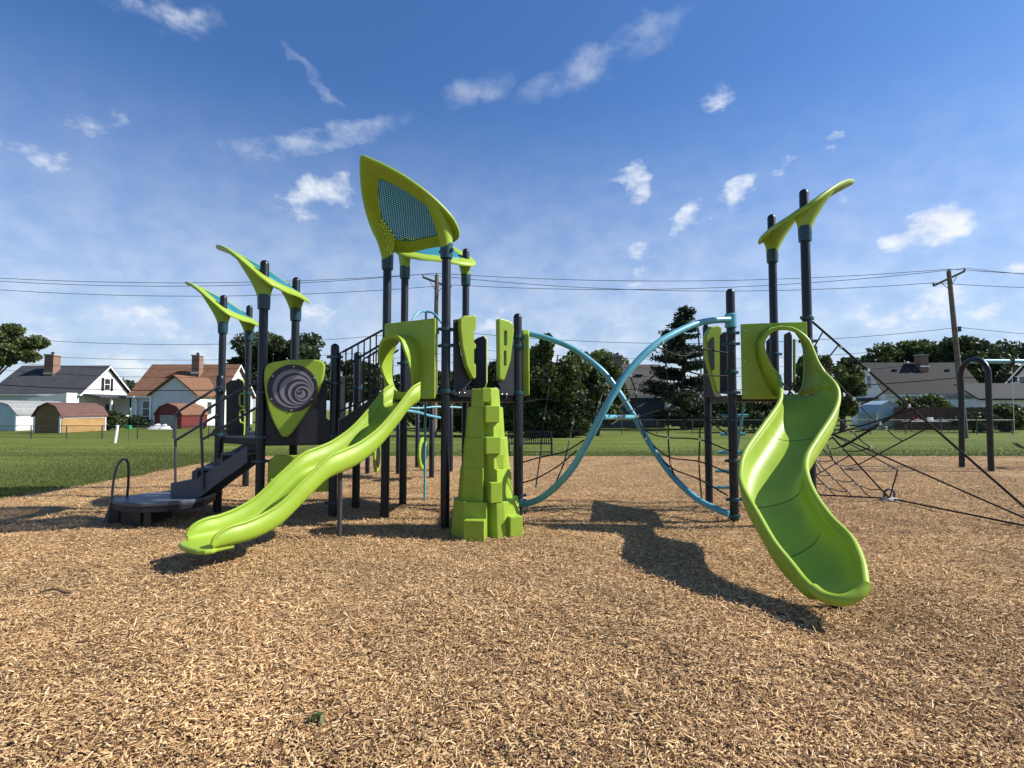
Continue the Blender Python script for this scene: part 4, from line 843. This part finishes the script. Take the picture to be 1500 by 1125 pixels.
def gable_house(name, label, x0, x1, y0, y1, ze, zr, mw, mr, group='houses beyond the field', gable_mat=None, over=.3, ridge='x'):
    T = thing(name, label, 'house', ((x0 + x1) / 2, (y0 + y1) / 2, 0), group); ym, xm = (y0 + y1) / 2, (x0 + x1) / 2
    gm = gable_mat or mw
    if ridge == 'x':
        MB().box((xm, y0 + .1, ze / 2), (x1 - x0, .2, ze)).build('wall', mw, T); MB().box((xm, y1 - .1, ze / 2), (x1 - x0, .2, ze)).build('wall', mw, T)
        for x, s_ in ((x0, 1), (x1, -1)): MB().extrude([(x + s_ * .004, y0 + .2, 0), (x + s_ * .004, y1 - .2, 0), (x + s_ * .004, y1 - .2, ze), (x + s_ * .004, ym, zr - .12), (x + s_ * .004, y0 + .2, ze)], (s_ * .2, 0, 0)).build('gable_wall', gm, T)
        sl_ = (zr - ze) / (ym - y0); th = .14; rf = None
        for ya, s_ in ((y0, -1), (y1, 1)):
            e = (ya + s_ * over, ze - over * sl_)
            o = MB().extrude([(x0 - over, e[0], e[1]), (x1 + over, e[0], e[1]), (x1 + over, ym, zr), (x0 - over, ym, zr)], (0, 0, th)).build('roof', mr, T); rf = o if ya == y0 else rf
            MB().box((xm, e[0] + s_ * .04, e[1] + .02), (x1 - x0 + 2 * over, .08, .14)).build('gutter', 'white_paint', o)
            for xr, q in ((x0 - over, -1), (x1 + over, 1)):
                MB().extrude([(xr, e[0], e[1] - .1), (xr, ym, zr - .1), (xr, ym, zr + .08), (xr, e[0], e[1] + .08)], (q * .05, 0, 0)).build('barge_board', 'white_paint', o)
    else:
        for x, s_ in ((x0, 1), (x1, -1)): MB().box((x + s_ * .1, (y0 + y1) / 2, ze / 2), (.2, y1 - y0, ze)).build('wall', mw, T)
        for y, s_ in ((y0, 1), (y1, -1)): MB().extrude([(x0 + .2, y + s_ * .004, 0), (x1 - .2, y + s_ * .004, 0), (x1 - .2, y + s_ * .004, ze), (xm, y + s_ * .004, zr - .12), (x0 + .2, y + s_ * .004, ze)], (0, s_ * .2, 0)).build('gable_wall', gm, T)
        sl_ = (zr - ze) / (xm - x0); rf = None
        for xa, s_ in ((x0, -1), (x1, 1)):
            e = (xa + s_ * over, ze - over * sl_)
            rf = MB().extrude([(e[0], y0 - over, e[1]), (e[0], y1 + over, e[1]), (xm, y1 + over, zr), (xm, y0 - over, zr)], (0, 0, .14)).build('roof', mr, T)
    return T, rf
def chimney(T, x, y, z0, z1, w=.75):
    o = MB().box((x, y, (z0 + z1) / 2), (w, w, z1 - z0)).build('chimney', 'brick', T); MB().box((x, y, z1 + .06), (w + .14, w + .14, .12)).build('chimney_cap', 'concrete', o); MB().lathe((x, y, z1 + .12), [(.14, 0), (.14, .25), (.1, .27)], 10).build('flue', 'black_paint', o)
    MB().box((x + .02, y - w / 2 - .03, z0 + .55), (w + .16, .06, .12)).build('flashing', 'metal', o)
# white house with charcoal roof
T, rf = gable_house('house', 'white house with charcoal roof and black window shutters beside the sheds', -52.4, -43.5, 55, 62.2, 3.35, 6.25, 'white_siding_shaded', 'roof_charcoal', gable_mat='white_siding')  # long walls: white siding with shade painted in as blue-grey
chimney(T, -48.6, 57.6, 4.9, 7.35, .95)
window(T, (-43.5, 58.6, 4.35), .75, 1.15, 'r', shutters=True)
MB().extrude([(-47.4, 55.0, 0), (-43.55, 55.0, 0), (-43.55, 55.0, 3.3), (-47.4, 55.0, 2.75)], (0, -1.6, 0)).build('side_wing', 'white_siding', T)
for x in (-46.4, -45.2): window(T, (x, 53.4, 1.9), .7, .9, 'f', shutters=(x > -46))
for y in (57.0, 61.6): MB().box((-41.8, y, 1.4), (.18, .18, 2.8)).build('porch_post', 'white_paint', T)
MB().extrude([(-43.4, 54.9, 3.15), (-41.4, 54.9, 2.85), (-41.4, 62.4, 2.85), (-43.4, 62.4, 3.15)], (0, 0, .12)).build('porch_roof', 'roof_charcoal', T)
MB().box((-43.38, 59, 1.1), (.1, 1.0, 2.2)).build('door', 'black_paint', T); window(T, (-43.5, 57, 1.7), 1.0, 1.1, 'r')
for x in (-50.3, -47.3, -45.2): MB().box((x, 57.4, 5.1), (.35, .35, .25)).build('roof_vent', 'black_paint', rf)
# brown-roofed house with cross gable
T, rf = gable_house('house', 'pale house with brown shingle roof and cross gable behind the red shed', -39.0, -29.9, 56, 63, 3.2, 6.45, 'wall_siding_shaded', 'roof_brown', gable_mat='wall_siding_sunlit')  # one siding in two tones: shade painted grey, sunlit ends painted warm white
xm = -32.15
MB().extrude([(-34.3, 52, 0), (-30.1, 52, 0), (-30.1, 52, 3.15), (xm, 52, 4.75), (-34.3, 52, 3.15)], (0, .2, 0)).build('gable_wall', 'wall_siding_shaded', T)
MB().box((-30.2, 54.1, 1.58), (.2, 3.8, 3.16)).build('wall', 'wall_siding_sunlit', T); MB().box((-34.2, 54.1, 1.58), (.2, 3.8, 3.16)).build('wall', 'wall_siding_shaded', T)
for xa, s_ in ((-34.3, -1), (-30.1, 1)):
    sl_ = (4.85 - 3.15) / 2.1; e = (xa + s_ * .3, 3.15 - .3 * sl_)
    MB().extrude([(e[0], 51.7, e[1]), (e[0], 57.5, e[1]), (xm, 59.4, 4.85), (xm, 51.7, 4.85)], (0, 0, .14)).build('roof', 'roof_brown', T)
chimney(T, -33.6, 58.2, 5.0, 7.35, .8)
window(T, (-37.3, 56, 1.75), 1.0, 1.5, 'f'); window(T, (-31.3, 52, 1.75), 1.9, .8, 'f'); window(T, (-30.1, 54.3, 1.8), .8, 1.2, 'r'); window(T, (-29.9, 59.5, 4.6), .8, .9, 'r')
MB().tube([(-38.55, 55.62, 3.0), (-38.4, 55.9, 2.6), (-38.4, 55.9, .5), (-38.7, 55.6, .25)], .09, 8).build('downpipe', 'white_paint', T, smooth=60); MB().tube([(-34.35, 51.9, 3.0), (-34.35, 51.9, .1)], .08, 8).build('downpipe', 'white_paint', T, smooth=60)
# navy house
T, rf = gable_house('house', 'navy sided house with grey-brown roof beside the pine tree', 8.3, 14.15, 50, 56, 3.05, 5.9, 'navy_siding', 'roof_grey')
chimney(T, 10.2, 52.6, 5.2, 6.75, .75); MB().box((14.05, 49.96, 1.5), (.18, .12, 3.0)).build('corner_trim', 'white_paint', T)
MB().box((12.2, 51.8, 5.05), (.7, .5, .12)).build('skylight', 'white_paint', rf)
# far grey house between pine and deck
T, rf = gable_house('house', 'small grey house half hidden behind the pine tree', 15.5, 24.5, 64, 71, 2.8, 4.9, 'pale_siding', 'roof_dark'); window(T, (18.5, 64, 1.7), 1.6, .9, 'f'); window(T, (22, 64, 1.7), 1.2, .9, 'f')
# pale house on the right
T, rf = gable_house('house', 'pale house with dark roof and paired gable windows behind the utility pole', 37.6, 47.4, 55, 60.6, 3.4, 6.5, 'pale_siding', 'roof_dark')
chimney(T, 43.0, 57.2, 5.6, 7.3, .85)
for y in (57.35, 58.35): window(T, (37.6, y, 4.55), .62, 1.3, 'l')
window(T, (44.7, 55, 1.9), .85, 1.1, 'f'); window(T, (39.6, 55, 1.9), .85, 1.1, 'f')
MB().extrude([(36.4, 56, 2.5), (37.55, 56, 2.8), (37.55, 60.4, 2.8), (36.4, 60.4, 2.5)], (0, 0, .1)).build('porch_roof', 'roof_dark', T)
for x in (40, 42, 45.5): MB().box((x, 57.0, 5.75), (.35, .35, .22)).build('roof_vent', 'black_paint', rf)
T, rf = gable_house('house', 'taupe gabled house with low dark roofed wing past the swing frame', 53.3, 62, 52, 60, 3.2, 6.7, 'pink_siding', 'roof_dark')
for y in (56.9, 57.8): window(T, (53.3, y, 4.5), .7, 1.2, 'l')
MB().box((46.6, 51.2, 1.3), (9.0, 4.2, 2.6)).build('wing', 'pale_siding', T); MB().extrude([(41.6, 48.7, 2.5), (51.8, 48.7, 2.5), (51.8, 53.6, 4.1), (43.4, 53.6, 4.1)], (0, 0, .14)).build('wing_roof', 'roof_dark', T); window(T, (44.6, 49.1, 1.6), 1.1, 1.2, 'f')
# ---- sheds
def gambrel(name, label, x0, x1, y0, y1, h, mf, ms, mr, trim='white_paint', door=None):
    T = thing(name, label, 'shed', ((x0 + x1) / 2, (y0 + y1) / 2, 0), 'garden sheds by the field'); w = x1 - x0; xm = (x0 + x1) / 2; ze = h * .56
    pf_ = [(x0, 0), (x1, 0), (x1, ze), (x1 - w * .16, h * .86), (xm, h), (x0 + w * .16, h * .86), (x0, ze)]
    MB().extrude([(x, y0, z) for x, z in pf_], (0, .12, 0)).build('front_wall', mf, T); MB().extrude([(x, y1 - .12, z) for x, z in pf_], (0, .12, 0)).build('rear_wall', mf, T)
    for x, s_ in ((x0, 1), (x1, -1)): MB().box((x + s_ * .05, (y0 + y1) / 2, ze / 2), (.1, y1 - y0 - .25, ze)).build('side_wall', ms, T)
    rl = [(x0 - .12, ze - .06), (x0 + w * .16, h * .86), (xm, h), (x1 - w * .16, h * .86), (x1 + .12, ze - .06)]; rl2 = [(x, z + .09) for x, z in rl]
    MB().extrude([(x, y0 - .12, z) for x, z in rl + rl2[::-1]], (0, y1 - y0 + .24, 0)).build('roof', mr, T)
    for x in (x0 + .03, x1 - .03): MB().box((x, y0 - .02, ze / 2), (.12, .04, ze)).build('corner_trim', trim, T)
    MB().box((x1 + .02, y1 - .06, ze / 2), (.05, .12, ze)).build('corner_trim', trim, T); MB().box((x1 + .02, (y0 + y1) / 2, ze - .1), (.05, y1 - y0 - .3, .1)).build('eave_trim', trim, T)
    if door: MB().box((xm, y0 - .03, ze * .5), (w * .6, .06, ze * .95)).build('door', door, T)
    return T
gambrel('shed', 'wooden barn shed with maroon roof and white trim', -33.9, -32.0, 38.8, 43.1, 2.08, 'shed_wood_shaded', 'shed_wood', 'roof_maroon')  # front and rear walls use the side wood with shade painted into its colour
gambrel('shed', 'pale blue and white barn shed with grey roof', -42.2, -38.6, 42.6, 48.5, 2.3, 'shed_blue', 'white_siding', 'roof_palegrey')
gambrel('shed', 'red barn shed with brown roof and grey double door', -31.3, -29.0, 48, 52, 2.15, 'shed_red', 'shed_red', 'roof_brown', 'shed_red', 'roof_palegrey')
gambrel('shed', 'light blue metal shed in front of the pale house', 30.0, 32.0, 45, 47.5, 2.3, 'shed_blue', 'shed_blue', 'shed_blue', 'white_paint')

# ---- fences
def chain_fence(label, x0, x1, y, h, step):
    T = thing('chain_link_fence', label, 'fence', ((x0 + x1) / 2, y, 0)); n = int((x1 - x0) / step)
    for k in range(n + 1): MB().tube([(x0 + k * step, y, -.1), (x0 + k * step, y, h + .04)], .03, 8).build('fence_post', 'steel_grey', T, smooth=60)
    MB().tube([(x0, y, h), (x1, y, h)], .02, 6).build('top_rail', 'steel_grey', T, smooth=60)
    MB().add([(x0, y + .03, .02), (x1, y + .03, .02), (x1, y + .03, h), (x0, y + .03, h)], [(0, 1, 2, 3)]).build('wire_mesh', 'chain_link', T)
chain_fence('low chain link fence in front of the garden sheds', -38, -16, 31.6, .72, 2.05); chain_fence('chain link fence across the gardens behind the arches', 5.0, 34, 37, .95, 2.4)
T = thing('board_fence', 'dark brown board fence below the pale house', 'fence', (40, 44, 0))
for k in range(130): MB().box((30.8 + k * .152, 44 + .012 * (k % 2), .92 + .015 * math.sin(k * 7.7)), (.145, .02, 1.84)).build('board', 'fence_wood', T)
for k in range(9): MB().box((30.9 + k * 2.4, 44.08, .9), (.1, .1, 1.9)).build('fence_post', 'fence_wood', T)
for z in (.4, 1.5): MB().box((40.6, 44.05, z), (19.8, .04, .09)).build('rail', 'fence_wood', T)

# ---- utility poles and wires
poles = [(-36.2, 33.2, 0), (-4.72, 33.2, .1), (26.65, 32.2, -.62), (57, 32, 0)]
attach = []
for i, (x, y, lean) in enumerate(poles):
    T = thing('utility_pole', ['weathered wooden utility pole beside the left tree', 'wooden utility pole behind the high deck roof', 'wooden utility pole with tilted crossarm beside the swing frame', 'wooden utility pole beyond the swing frame'][i], 'utility pole', (x, y, 0), 'utility poles along the gardens')
    top = Vector((x + lean, y, 9.9)); MB().tube([(x, y, -.3), tuple(top)], [.17, .12], 12).build('pole', 'wood_pole', T, smooth=60)
    tilt = .42 if i == 2 else -.35; dx, dy = .78, -.5
    c = top - Vector((0, 0, .45)); a, b_ = c + Vector((-.88, .08, -tilt)), c + Vector((.88, -.08, tilt))
    MB().beam(a, b_, .10, .12).build('crossarm', 'wood_pole', T)
    for q in (a, b_): MB().tube([tuple(c + (q - c) * .55), tuple(c - Vector((0, 0, .65)))], .018, 6).build('brace', 'steel_grey', T, smooth=60)
    ins = []
    for q in (a + Vector((0, 0, .06)), b_ + Vector((0, 0, .06)), top):
        MB().lathe(tuple(q), [(.03, 0), (.055, .03), (.05, .1), (.02, .13)], 8).build('insulator', 'steel_grey', T, smooth=60); ins.append(q + Vector((0, 0, .12)))
    f = lambda z: Vector((x, y, 0)).lerp(top, z / 9.9) + Vector((.16, -.16, 0))
    MB().box(tuple(f(6.4)), (.12, .12, .3)).build('bracket', 'steel_grey', T)
    attach.append(ins + [f(6.5), f(5.55), f(5.05), f(4.6), f(3.55)])
wl = ['front', 'rear', 'top', 'neutral', 'upper', 'middle', 'lower', 'thick']
WL = ['black power line on the front end of the crossarms', 'black power line on the rear end of the crossarms', 'topmost black power line over the pole tips', 'single black wire below the crossarms', 'uppermost of three thin communication wires', 'middle of three thin communication wires', 'lowest of three thin communication wires', 'thick low communication cable in front of the roofs']
for w in range(8):
    pts = []
    for i in range(3):
        A, B = attach[i][w], attach[i + 1][w]; sag = (.75, .7, .6, .9, .9, .95, 1.0, .75)[w]
        for k in range(20 if i < 2 else 21): t_ = k / 20; p = A.lerp(B, t_); pts.append(p - Vector((0, 0, 4 * sag * t_ * (1 - t_))))
    o = MB().tube(pts, (.016, .016, .016, .014, .011, .011, .011, .024)[w], 5).build('overhead_wire', 'wire', None, smooth=60); tag(o, WL[w], 'wire', 'overhead wires')

# ---- trees and shrubs
GT = 'trees beyond the field'
tree('broadleaf_tree', 'leafy tree at the edge of the white house garden', G(-12, 50), 9.6, 3.9, 3.5, 5.2, 9000, .30, 'leaf_mid', 1, GT, nclump=24, clump=.28)
tree('broadleaf_tree', 'dark round tree rising behind the brown-roofed house', G(405, 72), 11.6, 6.6, 5, 3.2, 16000, .5, 'leaf_dark', 2, GT, nclump=40)
tree('broadleaf_tree', 'low dark tree between the two left houses', G(188, 78), 6.0, 4.5, 3, 1.4, 5000, .45, 'leaf_dark', 3, GT)
tree('broadleaf_tree', 'dark tree behind the stair rails of the play structure', G(512, 70), 8.0, 5.0, 4, 2, 8000, .5, 'leaf_dark', 4, GT)
tree('broadleaf_tree', 'dark tree filling the gap under the high deck', G(640, 48), 5.2, 4.5, 3, .8, 9000, .36, 'leaf_dark', 5, GT)
tree('broadleaf_tree', 'dense dark tree behind the climbing rock', G(735, 44), 5.4, 4.2, 3, .5, 10000, .34, 'leaf_dark', 6, GT)
tree('broadleaf_tree', 'tall dense green thicket tree behind the crossing arches', G(812, 34), 6.2, 2.3, 2.2, .5, 15000, .26, 'leaf_mid', 7, GT, nclump=44)
tree('broadleaf_tree', 'rounded green tree against the navy house', G(872, 36), 5.0, 2.0, 2.0, .3, 9000, .26, 'leaf_mid', 8, GT, nclump=34)
tree('broadleaf_tree', 'pale feathery treetop behind the chimney of the navy house', G(885, 60), 7.9, 3.4, 3, 4.5, 3500, .34, 'leaf_yellow', 9, GT)
tree('hedge_shrub', 'dark shrub mass on the lawn behind the park bench', G(800, 33.2), 2.5, 2.9, 1.2, .0, 9000, .22, 'leaf_dark', 10, 'shrubs at the field edge', 'shrub', trunk_r=.06, clump=.4)
tree('hedge_shrub', 'dark shrub mass below the high deck', G(690, 35), 2.6, 4.2, 1.2, .0, 10000, .22, 'leaf_dark', 11, 'shrubs at the field edge', 'shrub', trunk_r=.06, clump=.4)
tree('hedge_shrub', 'dark shrubs beneath the pine tree', G(1010, 47), 1.9, 3.0, 1.4, .0, 4500, .22, 'leaf_dark', 12, 'shrubs at the field edge', 'shrub', trunk_r=.06, clump=.4)
tree('hedge_shrub', 'dark hedge behind the curved slide', G(1120, 40), 2.6, 4.4, 1.4, .0, 9000, .22, 'leaf_dark', 13, 'shrubs at the field edge', 'shrub', trunk_r=.06, clump=.4)
tree('broadleaf_tree', 'loose green tree beside the pale house gable', G(1232, 41), 5.0, 1.75, 1.8, .6, 9000, .25, 'leaf_mid', 14, GT, nclump=40)
tree('broadleaf_tree', 'thin branched tree behind the hood of the curved slide', G(1192, 44), 6.6, 1.6, 1.6, 2.0, 3600, .27, 'leaf_mid', 15, GT, nclump=22, clump=.26)
tree('broadleaf_tree', 'broad tree behind the pale house chimney', G(1342, 82), 11.8, 7.5, 5, 4, 13000, .55, 'leaf_mid', 16, GT, nclump=44)
tree('broadleaf_tree', 'dark tree behind the utility pole and swing frame', G(1420, 74), 11.0, 5.5, 5, 2.5, 12000, .55, 'leaf_dark', 17, GT, nclump=40)
tree('broadleaf_tree', 'dark tree behind the taupe gabled house', G(1500, 78), 11.2, 6.5, 5, 2.5, 12000, .55, 'leaf_dark', 18, GT, nclump=40)
tree('broadleaf_tree', 'small distant tree left of the pale house roof', G(1262, 88), 10, 6, 4, 4, 7000, .55, 'leaf_dark', 19, GT, nclump=34)
tree('garden_shrub', 'leafy garden shrub before the pale house wall', G(1358, 46.5), 2.9, 2.4, 1.2, .3, 5000, .24, 'leaf_mid', 20, 'garden shrubs by the pale house', 'shrub', trunk_r=.06, clump=.4)
tree('garden_shrub', 'yellow green shrub in front of the board fence', G(1475, 41), 2.2, 1.2, .9, .0, 3500, .2, 'leaf_mid', 21, 'garden shrubs by the pale house', 'shrub', trunk_r=.05, clump=.4)
tree('garden_shrub', 'grassy dark shrub between the swing legs', G(1432, 40), 1.4, 1.6, .9, .0, 3500, .2, 'leaf_dark', 22, 'garden shrubs by the pale house', 'shrub', trunk_r=.05, clump=.4)
tree('garden_shrub', 'low shrub beside the wooden shed', G(160, 45), 1.5, 1.3, .9, .0, 2500, .2, 'leaf_dark', 23, 'garden shrubs by the left houses', 'shrub', trunk_r=.05, clump=.4)
tree('garden_shrub', 'low shrub under the downpipe of the brown-roofed house', G(200, 52), 1.1, 1.5, .9, .0, 2500, .2, 'leaf_dark', 24, 'garden shrubs by the left houses', 'shrub', trunk_r=.05, clump=.4)
# pine
b0 = G(1000, 46); rng = np.random.default_rng(31); T = thing('pine_tree', 'dark layered pine tree beside the navy house', 'tree', tuple(b0), GT); H_ = 10.4
MB().tube([(b0.x, b0.y, -.2), (b0.x + .1, b0.y, H_ * .5), (b0.x + .25, b0.y, H_)], [.26, .16, .03], 9).build('trunk', 'bark', T, smooth=60)
V = []; nz_ = 58
for k in range(nz_):
    z = 1.6 + (H_ - 1.8) * (k / nz_) ** .95; ln_ = (3.1 * (1 - (z - 1.2) / (H_ - .6)) + .28) * rng.uniform(.6, 1.15); a = rng.uniform(0, 6.28)
    nn = int(150 * ln_ + 60); t_ = rng.random(nn) ** .6; sp_ = .16 + .34 * ln_ * .35
    p = np.column_stack([b0.x + .25 * z / H_ + np.cos(a) * ln_ * t_, b0.y + np.sin(a) * ln_ * t_, z + .28 * ln_ * t_ * t_ - .12 * t_ * ln_]) + rng.normal(size=(nn, 3)) * np.array([sp_, sp_, .11]) * (.35 + .65 * t_[:, None])
    V.append(leaves(p, .15, rng, 2.6))
    MB().tube([(b0.x + .25 * z / H_, b0.y, z), (b0.x + .25 * z / H_ + math.cos(a) * ln_ * .9, b0.y + math.sin(a) * ln_ * .9, z + .13 * ln_)], [.05, .015], 5).build('branch', 'bark', T, smooth=60)
fast_mesh('crown', np.concatenate(V), 4, 'leaf_pine', T)
# dead limb beyond the left tree
# ---- garden things
b0 = gnd(168, 648); o = MB().tube([(b0.x, b0.y, -.1), (b0.x + .12, b0.y, .86)], .07, 10).build('marker_post', 'white_paint', None, smooth=60); tag(o, 'leaning white marker post on the lawn', 'post')
T = thing('feeder_stand', 'small green box on a thin pole by the chain link fence', 'box', (-20.3, 29, 0)); MB().tube([(-20.3, 29, -.1), (-20.3, 29, .8)], .015, 6).build('pole', 'steel_grey', T, smooth=60); MB().box((-20.3, 29, .72), (.2, .2, .2)).build('box', 'green_plastic', T, bevel=.01)
for i, (px, Y, w, lb) in enumerate(((232, 46, .9, 'crumpled white tarp heap before the red shed door'), (242, 46, .7, 'smaller pale tarp heap beside the red shed'))):
    c = G(px, Y); mb = MB(); rr = random.Random(i); rings = []
    for k in range(6):
        f = k / 5; rings.append([(c.x + w * (1 - f * .85) * (.8 + .4 * rr.random()) * math.cos(a), c.y + .5 * (1 - f * .85) * math.sin(a), (.38 + .1 * rr.random()) * f) for a in [2 * math.pi * j / 12 for j in range(12)]])
    tag(mb.loft(rings).build('tarp_heap', 'tarp', None, smooth=50), lb, 'tarp')
# garden table with things, before the light blue shed
T = thing('garden_table', 'long white garden table before the light blue shed', 'table', (31.8, 42, 0)); MB().box((31.8, 42, .75), (3.2, .9, .06)).build('table_top', 'white_paint', T, bevel=.01)
for x in (30.4, 33.2):
    for y in (41.65, 42.35): MB().box((x, y, .36), (.06, .06, .74)).build('leg', 'steel_grey', T)
for i, (x, m_, lb) in enumerate(((31.0, 'red_paint', 'red tub standing on the white garden table'), (32.1, 'tarp', 'pale bucket standing on the white garden table'), (32.9, 'black_paint', 'black pot standing on the white garden table'))):
    tag(MB().lathe((x, 42, .78), [(.13, 0), (.17, .05), (.19, .26), (.16, .27)], 12).build('tub', m_, None, smooth=50), lb, 'tub')
# park bench behind the rock climber
bA, bB = G(745, 19.9), G(809, 19.9); BT = thing('park_bench', 'black metal park bench with slatted back at the bed edge', 'bench', ((bA.x + bB.x) / 2, 19.9, 0))
for k in range(20): MB().box((bA.x + (bB.x - bA.x) * (k + .5) / 20, 20.12, .62), (.035, .02, .44)).build('back_slat', 'black_paint', BT)
for z in (.40, .84): MB().box(((bA.x + bB.x) / 2, 20.14, z), (bB.x - bA.x, .03, .05)).build('back_rail', 'black_paint', BT)
for k in range(6): MB().box(((bA.x + bB.x) / 2, 19.68 + k * .08, .43), (bB.x - bA.x, .055, .025)).build('seat_slat', 'black_paint', BT)
for x in (bA.x + .02, bB.x - .02):
    MB().tube([(x, 20.15, -.05), (x, 20.13, .86)], .025, 8).build('leg', 'black_paint', BT, smooth=60); MB().tube([(x, 19.68, -.05), (x, 19.68, .62), (x, 20.1, .64)], .025, 8).build('leg', 'black_paint', BT, smooth=60)
MB().box(((bA.x + bB.x) / 2, 19.9, .12), (bB.x - bA.x, .03, .03)).build('stretcher', 'black_paint', BT)
# weed sprig in the chips
g = gnd(463, 1068); rng = np.random.default_rng(5); c = np.column_stack([rng.normal(g.x, .022, 46), rng.normal(g.y, .022, 46), rng.uniform(.02, .07, 46)])
o = fast_mesh('weed_sprig', leaves(c, .02, rng, 2.2), 4, 'leaf_mid'); tag(o, 'small green weed sprig among the wood chips', 'weed')
g = gnd(75, 873); o = MB().tube([Vector(p) for p in smoothpath([(g.x - .1, g.y, .035), (g.x, g.y + .03, .05), (g.x + .12, g.y - .02, .04), (g.x + .2, g.y - .03, .035)], 4)], .008, 6).build('twig', 'bark', None, smooth=60); tag(o, 'dark bent twig lying on the wood chips', 'twig')
